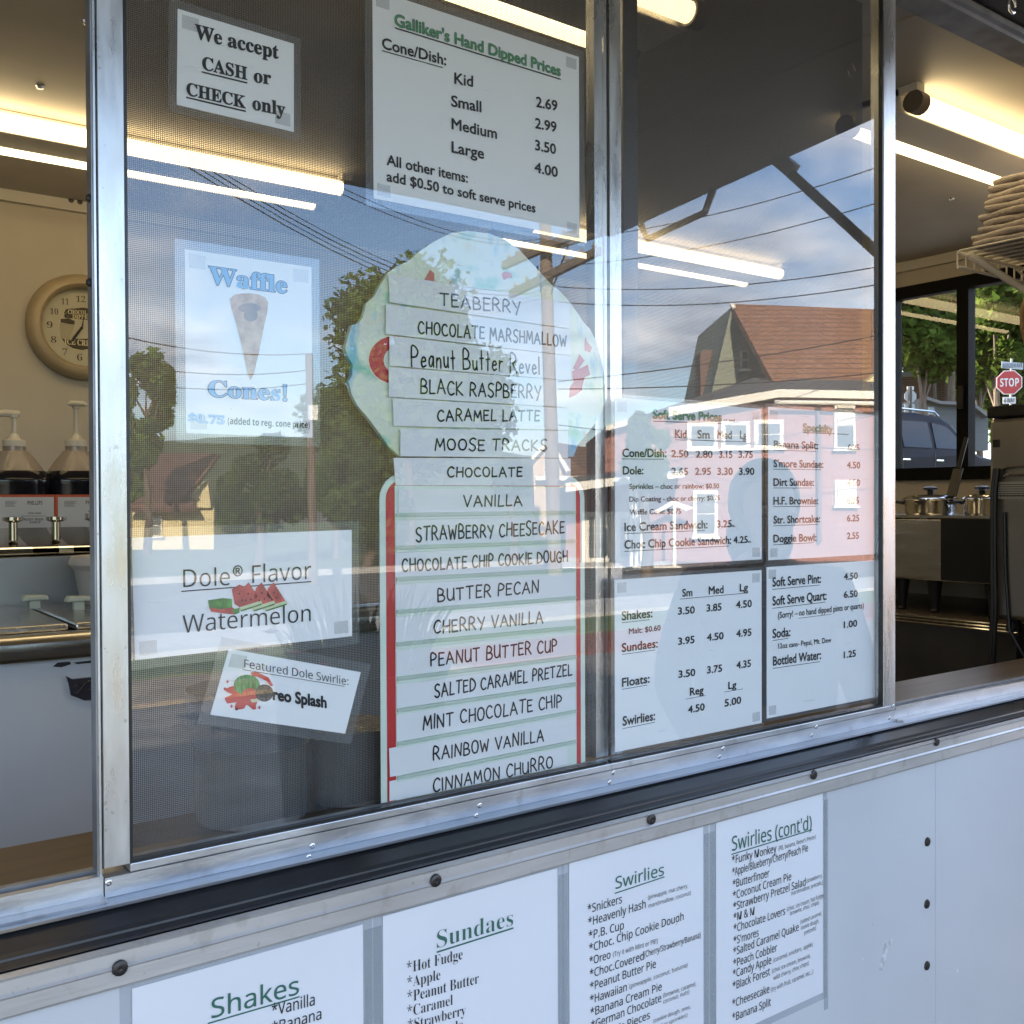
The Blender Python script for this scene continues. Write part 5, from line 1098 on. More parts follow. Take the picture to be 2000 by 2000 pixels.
def brick_mat(name, c1, c2, mortar, sc_=1.0, bw=0.22, rh=0.075, ms=0.008):
    mt = bpy.data.materials.new(name); mt.use_nodes = True; nn = mt.node_tree.nodes; l = mt.node_tree.links; b = nn['Principled BSDF']; b.inputs['Roughness'].default_value = 0.85
    t_ = nn.new('ShaderNodeTexCoord'); mp = nn.new('ShaderNodeMapping'); mp.inputs['Rotation'].default_value = (R(90),0,0); l.new(t_.outputs['Object'], mp.inputs[0])
    bt = nn.new('ShaderNodeTexBrick'); bt.inputs['Color1'].default_value = (*c1,1); bt.inputs['Color2'].default_value = (*c2,1); bt.inputs['Mortar'].default_value = (*mortar,1)
    bt.inputs['Scale'].default_value = sc_; bt.inputs['Brick Width'].default_value = bw; bt.inputs['Row Height'].default_value = rh; bt.inputs['Mortar Size'].default_value = ms
    l.new(mp.outputs[0], bt.inputs[0]); l.new(bt.outputs[0], b.inputs['Base Color']); return mt
brickm = brick_mat('painted_red_brick',(0.34,0.155,0.125),(0.29,0.13,0.105),(0.30,0.18,0.15)); brick2 = brick_mat('chimney_brick',(0.16,0.08,0.06),(0.12,0.06,0.05),(0.2,0.17,0.15))
trim = mat('white_trim', (0.80,0.77,0.70), 0.6); pane = mat('dark_pane', (0.10,0.11,0.12), 0.08, spec=0.8); blind = mat('window_blind', (0.70,0.68,0.60), 0.7)
roofo = brick_mat('orange_shingle', (0.27,0.135,0.08), (0.22,0.105,0.06), (0.13,0.07,0.045), 1.0, 0.42, 0.17, 0.022); roofb = brick_mat('brown_shingle', (0.15,0.075,0.055), (0.12,0.06,0.045), (0.07,0.04,0.03), 1.0, 0.40, 0.16, 0.022)
siding = mat('grey_green_siding', (0.22,0.24,0.19), 0.8, var=0.08, scale=1.5, stretch=(0.3,0.3,14)); cream = mat('cream_siding', (0.66,0.55,0.30), 0.8, var=0.05, scale=2, stretch=(0.3,0.3,10))
D0 = 24.0
hb = RD(1440,1100,D0); red = thing('brick_house', (hb.x,hb.y,0), 'red painted brick house with white trim reflected in the price sheets', 'house')
wallp('wall', [(1180,838),(1250,822),(1310,806),(1513,776),(1775,779),(1775,1101),(1105,1101),(1105,950),(1180,940)], D0, brickm, red, 6.0)
wallp('fascia', [(1300,799),(1513,764),(1513,779),(1300,816)], D0, trim, red, 0.5, 0.45); wallp('fascia', [(1513.5,764),(1780,769),(1780,784),(1513.5,779)], D0, trim, red, 0.5, 0.45); wallp('fascia', [(1180,834),(1250,814),(1250,824),(1180,845)], D0, trim, red, 0.4, 0.4)
sheetp('roof', [(1180,836,D0+0.2),(1300,797,D0+0.1),(1513,762,D0-0.3),(1780,767,D0-0.3),(1780,735,D0+7),(1480,735,D0+7)], mat('grey_roof',(0.10,0.10,0.10),0.9,var=0.2,scale=3), red)
sheetp('porch_roof', [(1100,942,D0-2.0),(1337,917,D0-2.0),(1330,912,D0-0.05),(1110,932,D0-0.05)], MATS['grey_roof'], red, 0.06)
wallp('porch_fascia', [(1105,944),(1337,918.5),(1337,932),(1105,961)], D0-2.0, trim, red, 0.2)
def win(x0,y0,x1,y1,fill=pane,fr=7,two=True,parent=red,d=D0):
    f = wallp('window', [(x0,y0),(x1,y0),(x1,y1),(x0,y1)], d, trim, parent, 0.12, 0.10)
    ym = (y0+y1)/2
    if two:
        wallp('pane', [(x0+fr,y0+fr),(x1-fr,y0+fr),(x1-fr,ym-1.5),(x0+fr,ym-1.5)], d, fill, f, 0.05, 0.15); wallp('pane', [(x0+fr,ym+1.5),(x1-fr,ym+1.5),(x1-fr,y1-fr),(x0+fr,y1-fr)], d, pane, f, 0.05, 0.15)
    else: wallp('pane', [(x0+fr,y0+fr),(x1-fr,y0+fr),(x1-fr,y1-fr),(x0+fr,y1-fr)], d, fill, f, 0.05, 0.15)
    wallp('sill', [(x0-4,y1),(x1+4,y1),(x1+4,y1+4),(x0-4,y1+4)], d, trim, f, 0.2, 0.19)
for a in ((1341,825,1400,878),(1407,823,1463,876),(1471,820,1528,875)): win(*a,fr=8)
win(1352,958,1400,1048,fr=7); win(1627,786,1668,877,fill=blind,fr=5); win(1628,938,1670,988,fill=blind,fr=4,two=False)
dr = None
for x0,x1 in ((1137,1196),(1198,1257)):
    dr = wallp('french_door', [(x0,1000),(x1,1000),(x1,1098),(x0,1098)], D0, trim, red, 0.12, 0.10)
    for i in range(3):
        for j in range(5):
            a, b = x0+13+i*11.5, 1012+j*15.5; wallp('pane', [(a,b),(a+9.5,b),(a+9.5,b+13.5),(a,b+13.5)], D0, pane, dr, 0.05, 0.15)
for x in (1233,1243,1264,1317): wallp('porch_column', [(x-3,940 if x < 1300 else 985),(x+3,940 if x < 1300 else 985),(x+3,1108),(x-3,1108)], D0-1.8, trim, red, 0.15)
wallp('porch_deck', [(1095,1108),(1330,1106),(1330,1119),(1095,1122)], D0-2.0, trim, red, 1.8)
wallp('porch_gable', [(1275,1000),(1313,978),(1357,992),(1340,998),(1313,987),(1285,1003)], D0-1.0, trim, red, 0.15)
MB().tube(RD(1599,784,D0-0.15),RD(1601,1060,D0-0.15),0.05,n=8).build('downspout', brick2, red); MB().tube(RD(1513,785,D0-0.5),RD(1780,789,D0-0.5),0.05,n=8).build('gutter', trim, red)
ob = RD(1560,1050,33); oh = thing('gable_house', (ob.x,ob.y,0), 'house with a steep orange brown roof and brick chimney reflected above the brick house', 'house')
wallp('gable_wall', [(1430,598),(1520,764),(1520,1040),(1392,1040),(1392,775)], 33, siding, oh, 6)
sheetp('roof', [(1428,593,32.6),(1790,607,32.6),(1790,770,28.5),(1523,770,28.5)], roofo, oh, 0.2)
wallp('rake_trim', [(1426,592),(1433,592),(1526,768),(1518,770)], 32.4, trim, oh, 0.15); wallp('rake_trim', [(1430,594),(1434,598),(1398,768),(1390,768)], 32.6, siding, oh, 0.15)
wallp('chimney', [(1368,690),(1372,684),(1396,684),(1398,690),(1398,1040),(1370,1040)], 35, brick2, oh, 1.0)
win(1446,686,1461,722,fr=2,parent=oh,d=33); wallp('dormer', [(1678,757),(1790,668),(1790,757)], 28.2, cream, oh, 0.5)
cb = RD(340,1074,30); ch = thing('cream_house', (cb.x,cb.y,0), 'cream house with a brown shingle roof reflected at the left above the flavour sheet', 'house')
wallp('wall', [(258,992),(418,992),(418,1075),(258,1075)], 30, cream, ch, 4); wallp('gable_wall', [(366,970),(405,934),(412,992),(366,992)], 29.8, cream, ch, 0.3, 0.0)
sheetp('roof', [(300,884,33),(430,887,33),(362,968,29.5),(288,946,30.5)], roofb, ch); sheetp('roof', [(240,993,29.3),(300,955,30.4),(368,966,29.4),(384,994,29.3)], roofb, ch)
wallp('rake_trim', [(424,888),(430,887),(368,968),(360,968)], 29.3, roofb, ch, 0.2)
win(290,1006,318,1046,fr=2,parent=ch,d=30)
gb = RD(1090,1056,36); gh = thing('gable_cottage', (gb.x,gb.y,0), 'small tan gabled cottage with a brown roof reflected beside the tall utility pole', 'house')
wallp('gable_wall', [(1040,892),(1072,864),(1108,892),(1120,936),(1120,1056),(1046,1056)], 36, mat('tan_siding',(0.60,0.44,0.30),0.8), gh, 5)
sheetp('roof', [(1072,862,36),(1150,874,38),(1158,934,35.5),(1116,934,35.5)], roofb, gh); wallp('rake_trim', [(1070,860),(1076,862),(1122,930),(1112,932)], 35.6, trim, gh, 0.15); wallp('rake_trim', [(1070,860),(1075,862),(1042,898),(1036,894)], 35.6, trim, gh, 0.15); wallp('eave_trim', [(1046,930),(1160,930),(1160,938),(1046,938)], 35.5, trim, gh, 0.15)

# ------------------------------------------------------------------ utility poles and wires
polem = mat('pole_wood', (0.22,0.16,0.115), 0.9, var=0.25, scale=6, stretch=(8,8,0.4)); cross = mat('crossarm_wood', (0.13,0.10,0.075), 0.9, var=0.2, scale=8); wirebl = mat('black_wire', (0.01,0.01,0.01), 0.6); ceram = mat('insulator', (0.25,0.22,0.20), 0.3)
pb = RD(1084,1123,20); up = thing('utility_pole', (pb.x,pb.y,0), 'tall utility pole with two crossarms reflected near the top of the cone board', 'utility pole', 'utility poles across the street')
pt = RD(1064,395,20); MB().tube((pb.x,pb.y,0),(pt.x,pt.y,pt.z),0.145,0.115,n=14).build('pole', polem, up, smooth=True)
for (a,b) in (((984,519,20.6),(1170,437,18.6)),((998,575,20.6),(1170,490,18.6)),((1010,500,20.9),(1180,452,19.2))):
    A, B = RD(*a), RD(*b); d = (B-A).normalized(); s_ = d.cross(Vector((0,0,1))).normalized()
    ca = MB().obox((A+B)/2,(B-A)/2,s_*0.055,(0,0,0.075)).build('crossarm', cross, up)
    for k in (0.06,0.2,0.34,0.66,0.82,0.95):
        p = lerp(A,B,k)+Vector((0,0,0.075)); MB().lathe([(0.03,0),(0.03,0.03),(0.05,0.05),(0.03,0.1),(0,0.14)],tuple(p),8).build('insulator', ceram, ca)
for a,b in (((1050,520,20.3),(1062,600,20.1)),((1110,480,19.4),(1070,590,20.0))): MB().tube(RD(*a),RD(*b),0.02,n=5).build('brace', wirebl, up)
pb2 = RD(613,1140,18); u2 = thing('utility_pole', (pb2.x,pb2.y,0), 'thin brown utility pole reflected right of the waffle sign', 'utility pole', 'utility poles across the street')
MB().tube((pb2.x,pb2.y,0),tuple(RD(604,690,18)),0.085,0.065,n=12).build('pole', mat('dark_pole_wood',(0.13,0.095,0.07),0.9,var=0.25,scale=6,stretch=(8,8,0.4)), u2, smooth=True)
MB().obox(RD(612,806,17.9),(0.07,0,0),(0,0.05,0),(0,0,0.13)).build('meter_box', trim, u2)
def wire(a, b, r_, sag, lab):
    A, B = RD(*a), RD(*b); pts = [lerp(A,B,i/14)-Vector((0,0,sag*4*(i/14)*(1-i/14))) for i in range(15)]
    o = MB().path(pts,r_,5).build('overhead_wire', wirebl, None, smooth=True); tag(o, lab, 'wire', 'overhead wires reflected in the glass')
for k in range(4): wire((1070,556+k*8,20),(330,270+k*11,7.5),0.0045+0.0015*(k%2),0.5,'black cable in the thick bundle sweeping up left from the tall pole')
for k in range(2): wire((1066,465+k*6,20),(560,312+k*14,9),0.005,0.3,'thin wire of the pair rising left above the cone board scoop')
for k,(y0,y1) in enumerate(((690,642),(722,700),(748,735))): wire((604,y0,18),(180,y1,15),0.010,0.15,('highest','middle','lowest')[k]+' thin wire running left from the thin brown pole')
for k,(y0,y1) in enumerate(((470,300),(520,372),(560,508),(590,543))): wire((1090,y0,19.5),(1790,y1,15),0.009,0.2,'thin wire crossing the cloudy sky in the narrow sash, number %s from the top' % ('one','two','three','four')[k])
for k,(y0,y1) in enumerate(((745,640),(760,720),(830,880))): wire((1090,y0,19.5),(1790,y1,22),0.012,0.1,('upper','middle','lower')[k]+' service wire slanting across the reflected houses')

# ------------------------------------------------------------------ flower planter in front of the trailer
pc_ = RY(705,1330,-1.75); soilz = RY(705,1300,-1.75).z
pl = thing('flower_planter', (pc_.x,-1.75,0), 'tall dark planter with grassy leaves and red flowers reflected beside the cone board', 'planter')
MB().lathe([(0.16,0),(0.20,0.05),(0.25,soilz-0.05),(0.27,soilz),(0.24,soilz),(0.23,soilz-0.04),(0,soilz-0.04)],(pc_.x,-1.75,0.005),28).build('pot', mat('dark_pot',(0.03,0.03,0.032),0.5), pl, smooth=True)
gr = random.Random(3); mb = MB(); fl = MB()
for k in range(260):
    a = gr.uniform(0,6.28); q = gr.random()**0.5*0.2; b = Vector((pc_.x+math.cos(a)*q,-1.75+math.sin(a)*q,soilz-0.03)); h = gr.uniform(0.10,0.30); tip = b+Vector((math.cos(a)*h*gr.uniform(.1,.8),math.sin(a)*h*gr.uniform(.1,.8),h)); w = Vector((-math.sin(a),math.cos(a),0))*0.006
    md = lerp(b,tip,0.55)+Vector((0,0,0.03)); mb.add([b-w,b+w,md+w,tip,md-w],[(0,1,2,3,4)])
mb.build('foliage', leafC, pl)['kind'] = 'stuff'
for k in range(26):
    a = gr.uniform(0,6.28); q = gr.uniform(0.1,0.26); c = Vector((pc_.x-0.12+math.cos(a)*q,-1.75+math.sin(a)*q,soilz+gr.uniform(-0.04,0.12)))
    mbf = MB()
    for i in range(5):
        t_ = i*1.257; d = Vector((math.cos(t_),math.sin(t_),0.35)); e_ = Vector((-math.sin(t_),math.cos(t_),0))*0.012; mbf.add([c,c+d*0.016-e_,c+d*0.03,c+d*0.016+e_],[(0,1,2,3)])
    mbf.build('flower', mat('red_petal',(0.50,0.04,0.03),0.6), pl)

# ------------------------------------------------------------------ person waiting at the right end of the window
def person(loc, face, label, hgt, shirt, trouser, hairc, skinc):
    t = thing('person', loc, label, 'person'); k = hgt/1.70; M_ = Matrix.Rotation(face,4,'Z')
    def W(p): return M_ @ Vector((p[0]*k,p[1]*k,p[2]*k))
    J = {'pel':(0,0,.95,.215),'wai':(0,.01,1.10,.215),'che':(0,.0,1.27,.215),'nec0':(0,-.01,1.42,.085),'nec':(0,.0,1.48,.06)}
    E_ = [('pel','wai'),('wai','che'),('che','nec0'),('nec0','nec')]
    for s,n_ in ((1,'r'),(-1,'l')):
        J.update({'hip'+n_:(s*.10,0,.90,.095),'kne'+n_:(s*.11,.02,.50,.062),'ank'+n_:(s*.11,-.02,.09,.042),'toe'+n_:(s*.13,.13,.035,.035),'sho'+n_:(s*.20,0,1.36,.075),'elb'+n_:(s*.27,.0,1.10,.060),'wri'+n_:(s*.24,.17,.98,.034),'pal'+n_:(s*.235,.235,.96,.030)})
        E_ += [('pel','hip'+n_),('hip'+n_,'kne'+n_),('kne'+n_,'ank'+n_),('ank'+n_,'toe'+n_),('che','sho'+n_),('sho'+n_,'elb'+n_),('elb'+n_,'wri'+n_),('wri'+n_,'pal'+n_)]
        for f in range(5):
            if f < 4:
                dx = (f-1.5)*0.018; L = (0.034,0.040,0.037,0.028)[f]
                J['f%d%s1'%(f,n_)] = (s*(.235+dx*0.5),.270,.955+dx,.0095); J['f%d%s2'%(f,n_)] = (s*(.225+dx*0.5),.270+L,.935+dx,.0085); J['f%d%s3'%(f,n_)] = (s*(.205+dx*0.5),.270+L*1.5,.915+dx,.0075)
                E_ += [('pal'+n_,'f%d%s1'%(f,n_)),('f%d%s1'%(f,n_),'f%d%s2'%(f,n_)),('f%d%s2'%(f,n_),'f%d%s3'%(f,n_))]
            else:
                J['t'+n_+'1'] = (s*.20,.230,.985,.011); J['t'+n_+'2'] = (s*.18,.260,.985,.009); E_ += [('pal'+n_,'t'+n_+'1'),('t'+n_+'1','t'+n_+'2')]
    names = list(J); me = bpy.data.meshes.new('body'); me.from_pydata([W(J[n_][:3]) for n_ in names],[(names.index(a),names.index(b)) for a,b in E_],[])
    o = bpy.data.objects.new('body', me); COL.objects.link(o); o.parent = t
    sk = o.modifiers.new('skin','SKIN'); sk.use_smooth_shade = True
    for i,n_ in enumerate(names):
        d = me.skin_vertices[0].data[i]; d.radius = (J[n_][3]*k,J[n_][3]*k*(0.72 if n_ in ('pel','wai','che') else 1)); d.use_root = (n_ == 'pel')
    sb = o.modifiers.new('sub','SUBSURF'); sb.levels = 2; sb.render_levels = 2
    bm_ = bpy.data.materials.new('clothing_and_skin'); bm_.use_nodes = True; nn = bm_.node_tree.nodes; l = bm_.node_tree.links
    tcx = nn.new('ShaderNodeTexCoord'); sp_ = nn.new('ShaderNodeSeparateXYZ'); l.new(tcx.outputs['Object'],sp_.inputs[0])
    rp = nn.new('ShaderNodeValToRGB'); rp.color_ramp.interpolation = 'CONSTANT'; e_ = rp.color_ramp.elements; e_[0].position = 0; e_[0].color = (0.02,0.02,0.02,1); e_[1].position = 0.06; e_[1].color = (*trouser,1)
    for pz,c in ((0.55,shirt),(0.845,skinc)):
        x = e_.new(pz); x.color = (*c,1)
    mr = nn.new('ShaderNodeMath'); mr.operation = 'DIVIDE'; mr.inputs[1].default_value = hgt; l.new(sp_.outputs[2],mr.inputs[0]); l.new(mr.outputs[0],rp.inputs[0]); l.new(rp.outputs[0],nn['Principled BSDF'].inputs['Base Color']); nn['Principled BSDF'].inputs['Roughness'].default_value = 0.8
    me.materials.append(bm_)
    # head with nose, ears, eyes, mouth and hair
    sm_ = mat('skin_tone',skinc,0.55); hm = mat('hair_dark',hairc,0.6,var=0.3,scale=60); em = mat('eye_dark',(0.03,0.02,0.02),0.2); lm_ = mat('lip_tone',(0.40,0.16,0.13),0.5)
    def ell(name, c, r, mt, cut=None, n=20, m=14):
        mb = MB(); vv = []; ff = []
        for j in range(m+1):
            ph = math.pi*j/m
            for i in range(n):
                th = 2*math.pi*i/n; p = (c[0]+r[0]*math.sin(ph)*math.cos(th), c[1]+r[1]*math.sin(ph)*math.sin(th), c[2]+r[2]*math.cos(ph))
                if cut: p = cut(p)
                vv.append(Vector(loc)+W(p))
        for j in range(m):
            for i in range(n): ff.append((j*n+i,j*n+(i+1)%n,(j+1)*n+(i+1)%n,(j+1)*n+i))
        return mb.add(vv,ff).build(name,mt,t,smooth=True)
    def jaw(p):
        z = (p[2]-1.59)/0.115; f = 1-0.22*max(0,-z); return (p[0]*f, p[1]+(0.012 if z < -0.4 else 0), p[2])
    ell('head',(0,0.02,1.59),(0.076,0.095,0.118),sm_,jaw)
    def hairf(p):
        y = p[1]
        if p[1] > 0.045 and p[2] < 1.655: y = 0.045
        return (p[0],y,p[2])
    ell('hair',(0,-0.012,1.605),(0.100,0.112,0.125),hm,hairf); ell('hair',(0,-0.055,1.50),(0.098,0.06,0.11),hm)
    ell('nose',(0,0.118,1.578),(0.012,0.016,0.022),sm_)
    for s in (-1,1): ell('eye',(s*0.030,0.104,1.60),(0.010,0.006,0.006),em); ell('ear',(s*0.079,0.015,1.59),(0.010,0.018,0.028),sm_)
    ell('mouth',(0,0.106,1.537),(0.022,0.008,0.006),lm_)
    return t
person((2.08,-0.80,0.005), R(35), 'dark haired person in a navy shirt standing to read the menu, seen in the glass', 1.56, (0.03,0.04,0.08), (0.04,0.045,0.06), (0.03,0.02,0.015), (0.42,0.26,0.19))

# ------------------------------------------------------------------ beyond the end window: raised street, trees, signs, car
def CP(px, py, dist): return CAM + ray(px,py)*dist
def ctree(px, py, rpx, rpy, dist, nl, lm, label, seed, size, **k):
    c = CP(px,py,dist); return tree('tree',(c.x,c.y,gz(c.x,c.y)),c,rpx/CF*dist,rpy/CF*dist,nl,size,lm,label,'trees beyond the end window',seed,**k)
ctree(1800,648,72,95,22,7000,leafC,'bright green tree outside the end window left of the black mullion',31,0.085)
ctree(1945,640,80,100,26,6500,leafC,'bright green tree outside the end window behind the stop sign',32,0.10)
ctree(1860,590,150,120,36,9000,leafB,'dark tree filling the top of the end window behind the others',33,0.13,clumps=24)
ctree(1915,705,60,80,38,4500,leafB,'dark tree low behind the stop sign',34,0.13)
ctree(1740,560,70,150,30,5000,leafB,'dark tree at the left edge of the end window',35,0.12)
ctree(1880,650,190,150,48,8000,leafB,'dark distant tree mass closing the view in the end window',36,0.17,clumps=34)
ctree(1990,760,120,110,52,5000,leafB,'dark distant tree low at the right of the end window',37,0.17,clumps=24)
ctree(1770,700,110,130,50,5000,leafB,'dark distant tree behind the brick house in the end window',38,0.17,clumps=24)
for i,(bx,by,lab) in enumerate(((10.2,17.5,'unseen tall tree added to shade the parked car beyond the end window'),(24.5,27.5,'unseen tall tree added to shade the dark brick house'),(21.5,24.0,'unseen tall tree added to shade the grey house'))):  # out of view, added only to keep sun off the car and houses
    tree('tree',(bx,by,1.1),(bx,by,8.0),5.0,4.6,5200,0.24,leafB,lab,'unseen trees added for shade behind the trailer',40+i,clumps=26)
signr = mat('stop_red', (0.42,0.025,0.03), 0.4); signw = mat('sign_white', (0.72,0.72,0.70), 0.5); postm = mat('sign_post', (0.22,0.23,0.22), 0.5, 0.6)
def octo(c, rad, ux, nn, g): return [c+ux*(math.cos(R(22.5+45*i))*rad*g)+Vector((0,0,math.sin(R(22.5+45*i))*rad*g)) for i in range(8)]
def plate(name, pts, nn, th, mt, par):
    n = len(pts); return MB().add([p+nn*th for p in pts]+pts,[tuple(range(n)),tuple(range(2*n-1,n-1,-1))]+[(i,n+i,n+(i+1)%n,(i+1)%n) for i in range(n)]).build(name,mt,par)
UX = Vector((cam_r.x,cam_r.y,0)).normalized(); NN = -Vector((cam_f.x,cam_f.y,0)).normalized()
def signtext(st, c, w, h, ux, nn, mt, par, sty='sansb'):
    v,f = glyphs(st,sty); mn = min(p[0] for p in v); mxx = max(p[0] for p in v); k = w/(mxx-mn); kz = h/capheight(sty)
    MB().add([c+ux*((p[0]-mn)*k-w/2)+Vector((0,0,p[1]*kz-h/2))+nn*0.03 for p in v],f).build('lettering',mt,par)
ds = 24.0; sc_c = CP(1971,747,ds); rad = 23.5/CF*ds; g0_ = gz(sc_c.x,sc_c.y)
ux = (UX*math.cos(R(12))+NN*math.sin(R(12))).normalized(); nn_ = Vector((-ux.y,ux.x,0)); nn_ = nn_ if nn_.dot(NN) > 0 else -nn_
st = thing('stop_sign', (sc_c.x,sc_c.y,g0_), 'red octagonal stop sign with street name blade seen through the end window', 'road sign')
MB().tube((sc_c.x-nn_.x*0.05,sc_c.y-nn_.y*0.05,g0_),tuple(CP(1977,700,ds)-nn_*0.05),0.03,n=8).build('post', postm, st)
plate('border', octo(sc_c,rad,ux,nn_,1.08),nn_,0.010,signw,st); plate('face', octo(sc_c+nn_*0.011,rad,ux,nn_,1.0),nn_,0.008,signr,st); signtext('STOP',sc_c,rad*1.45,rad*0.68,ux,nn_,signw,st)
pq = CP(1971,782,ds); plate('plaque',[pq+ux*a*rad*0.5+Vector((0,0,b*rad*0.28)) for a,b in ((-1,-1),(1,-1),(1,1),(-1,1))],nn_,0.008,signw,st); signtext('4-WAY',pq,rad*0.85,rad*0.34,ux,nn_,ink,st)
bl_ = CP(1977,714,ds); plate('street_blade',[bl_+ux*a*19.5/CF*ds+Vector((0,0,(b*6.5-a*2.2)/CF*ds)) for a,b in ((-1,-1),(1,-1),(1,1),(-1,1))],nn_,0.008,mat('blade_grey',(0.45,0.50,0.54),0.5),st); signtext('GUILICH AVE',bl_,35/CF*ds,8/CF*ds,ux,nn_,mat('blade_ink',(0.03,0.05,0.10),0.5),st)
sb_ = CP(1778,774,ds); rb = 12.5/CF*ds; gb_ = gz(sb_.x,sb_.y)
s2 = thing('stop_sign', (sb_.x,sb_.y,gb_), 'grey back of a stop sign on a post above the parked vehicle', 'road sign')
grey_b = mat('sign_back', (0.36,0.38,0.38), 0.5, 0.3); plate('sign_back', octo(sb_,rb,UX,NN,1.0),NN,0.01,grey_b,s2); plate('plaque_back',[CP(1776,797,ds)+UX*a*10/CF*ds+Vector((0,0,b*8/CF*ds)) for a,b in ((-1,-1),(1,-1),(1,1),(-1,1))],NN,0.01,grey_b,s2)
plate('street_blade',[CP(1778,758,ds)+UX*a*6.5/CF*ds+Vector((0,0,b*3.2/CF*ds)) for a,b in ((-1,-1),(1,-1),(1,1),(-1,1))],NN,0.01,signw,s2); q_ = CP(1777,756,ds)+NN*0.03; MB().tube((q_.x,q_.y,gb_),tuple(q_),0.035,n=8).build('post', black, s2)
# houses beyond
def cwall(name, pts, dist, mt, par, thick=0.3):
    q = [CP(px,py,dist) for px,py in pts]; n = len(q); o = -NN*thick
    return MB().add(q+[p+o for p in q],[tuple(range(n)),tuple(range(2*n-1,n-1,-1))]+[(i,n+i,n+(i+1)%n,(i+1)%n) for i in range(n)]).build(name,mt,par)
hb2 = CP(1820,860,40); h2 = thing('dark_brick_house', (hb2.x,hb2.y,1.1), 'dark brick house behind the trees outside the end window', 'house')
cwall('wall',[(1745,735),(1862,728),(1862,880),(1745,880)],40,brick2,h2,5); cwall('fascia',[(1740,728),(1866,722),(1866,730),(1740,737)],39.7,mat('dull_trim',(0.16,0.155,0.15),0.7),h2); cwall('downspout',[(1828,732),(1830,732),(1830,795),(1828,795)],39.6,MATS['dull_trim'],h2); cwall('corner_post',[(1857,730),(1861,730),(1861,800),(1857,800)],39.6,MATS['dull_trim'],h2)
hb3 = CP(1885,860,34); h3 = thing('grey_house', (hb3.x,hb3.y,1.1), 'low grey sided house with shallow gable beyond the parked vehicle', 'house')
gsid = mat('grey_siding', (0.11,0.12,0.12), 0.8, var=0.06, scale=2, stretch=(0.3,0.3,12)); cwall('wall',[(1806,776),(1838,787),(1900,790),(1930,812),(1930,880),(1806,880)],34,gsid,h3,5); cwall('eave',[(1804,772),(1838,783),(1902,786),(1934,810),(1930,815),(1900,792),(1838,789),(1804,778)],33.7,MATS['dull_trim'],h3)
w3 = cwall('window',[(1813,794),(1826,794),(1826,812),(1813,812)],33.8,MATS['dull_trim'],h3,0.1); cwall('pane',[(1815,796),(1824,796),(1824,810),(1815,810)],33.7,pane,w3,0.05)
pbx = CP(1754,860,20); u3 = thing('utility_pole', (pbx.x,pbx.y,gz(pbx.x,pbx.y)), 'brown wooden pole at the left edge of the end window', 'utility pole'); MB().tube((pbx.x,pbx.y,gz(pbx.x,pbx.y)),tuple(CP(1749,560,20)),0.05,0.045,n=10).build('pole', polem, u3)

# dark blue sport utility car parked along the raised street
navy = mat('navy_paint', (0.004,0.006,0.016), 0.3, spec=0.04); cglass = mat('car_glass', (0.010,0.016,0.028), 0.1, spec=0.12); chrome = mat('chrome', (0.75,0.75,0.75), 0.12, 1.0); tyre = MATS['tyre_rubber']
cy0 = 9.3; x0c = 14.55; gcar = 1.1
car = thing('parked_car', (x0c+2.65,cy0+0.95,gcar), 'dark blue sport utility car parked beyond the end window', 'car')
prof = [(0.05,.42),(0.0,.75),(0.03,1.05),(0.10,1.22),(0.22,1.55),(0.42,1.82),(0.8,1.90),(2.0,1.91),(2.75,1.86),(3.05,1.76),(3.65,1.24),(3.9,1.17),(4.85,1.06),(5.15,.95),(5.28,.70),(5.26,.42)]
def carslice(y, ins): return [(x0c+p[0],cy0+y+(0.0 if p[1] < 1.2 else (p[1]-1.2)*0.22*ins),gcar+p[1]) for p in prof]
A_, B_ = carslice(0,1), carslice(1.9,-1); n = len(prof)
MB().add(A_+B_,[tuple(range(n)),tuple(range(2*n-1,n-1,-1))]+[(i,n+i,n+(i+1)%n,(i+1)%n) for i in range(n)]).build('body', navy, car, bevel=0.06)
def cpoly(pts, y, name, mt, par=car): 
    q = [(x0c+a,cy0+y+max(0,(b-1.2))*0.22,gcar+b) for a,b in pts]; m_ = len(q); return MB().add(q+[(p[0],p[1]+0.02,p[2]) for p in q],[tuple(range(m_)),tuple(range(2*m_-1,m_-1,-1))]+[(i,m_+i,m_+(i+1)%m_,(i+1)%m_) for i in range(m_)]).build(name,mt,par)
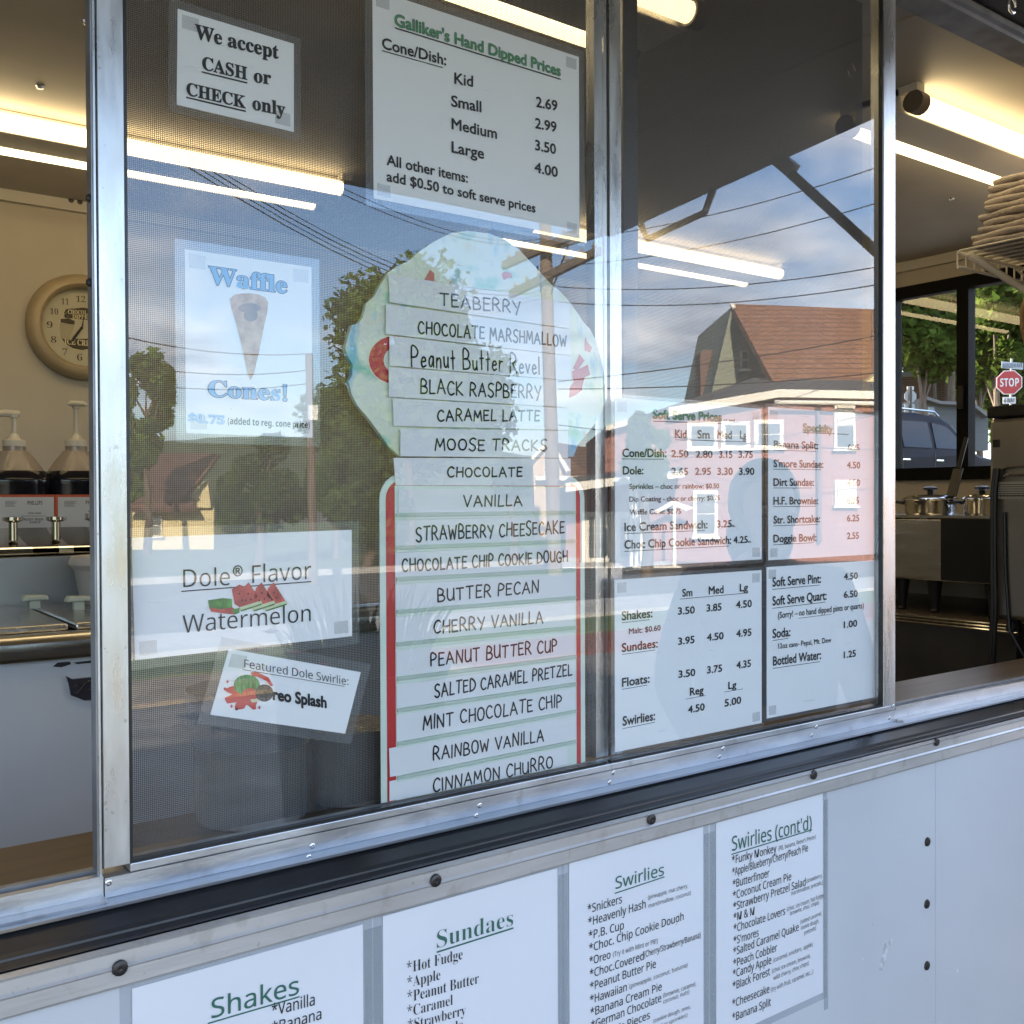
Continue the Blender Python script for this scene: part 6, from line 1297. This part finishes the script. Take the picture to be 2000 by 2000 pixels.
cpoly([(0.40,1.28),(0.52,1.66),(1.25,1.74),(1.25,1.28)],-0.012,'side_window',cglass); cpoly([(1.38,1.28),(1.38,1.75),(2.25,1.75),(2.25,1.28)],-0.012,'side_window',cglass); cpoly([(2.38,1.28),(2.38,1.74),(2.80,1.70),(3.02,1.58),(3.38,1.28)],-0.012,'side_window',cglass)
for xh_ in (1.40,2.44):
    MB().box((x0c+xh_-0.11,cy0-0.035,gcar+1.045),(x0c+xh_+0.11,cy0-0.008,gcar+1.078)).build('door_handle', chrome, car, bevel=0.006)
for xd2 in (1.32,2.32,3.42): MB().box((x0c+xd2,cy0-0.006,gcar+0.5),(x0c+xd2+0.012,cy0+0.002,gcar+1.2)).build('door_gap', black, car)
MB().box((x0c+0.9,cy0-0.02,gcar+0.52),(x0c+4.2,cy0-0.002,gcar+0.57)).build('side_moulding', mat('dark_chrome',(0.25,0.26,0.28),0.25,0.9), car)
for xw in (0.95,4.25):
    w = MB().lathe([(0.2,0),(0.36,0.02),(0.38,0.12),(0.36,0.24),(0.2,0.25)],(x0c+xw,cy0+0.22,gcar+0.375),26,'y').build('wheel', tyre, car, smooth=True); MB().lathe([(0,0.0),(0.22,0.0),(0.24,0.02),(0.1,0.03),(0,0.03)],(x0c+xw,cy0-0.028+0.0,gcar+0.375),20,'y').build('rim', chrome, w)
    MB().lathe([(0.2,0),(0.36,0.02),(0.38,0.12),(0.36,0.24),(0.2,0.25)],(x0c+xw,cy0+1.93,gcar+0.375),26,'y').build('wheel', tyre, car, smooth=True)
MB().path([(x0c+0.5,cy0+0.2,gcar+1.93),(x0c+0.7,cy0+0.2,gcar+1.98),(x0c+2.6,cy0+0.2,gcar+1.96),(x0c+2.75,cy0+0.2,gcar+1.88)],0.02,8).build('roof_rail', chrome, car, smooth=True)
MB().box((x0c+5.2,cy0+0.15,gcar+0.72),(x0c+5.3,cy0+0.5,gcar+0.9)).build('headlight', cglass, car); MB().box((x0c-0.02,cy0+0.05,gcar+0.9),(x0c+0.06,cy0+0.25,gcar+1.2)).build('tail_light', signr, car)

for o in bpy.data.objects:
    if '_o' in o.keys(): del o['_o']
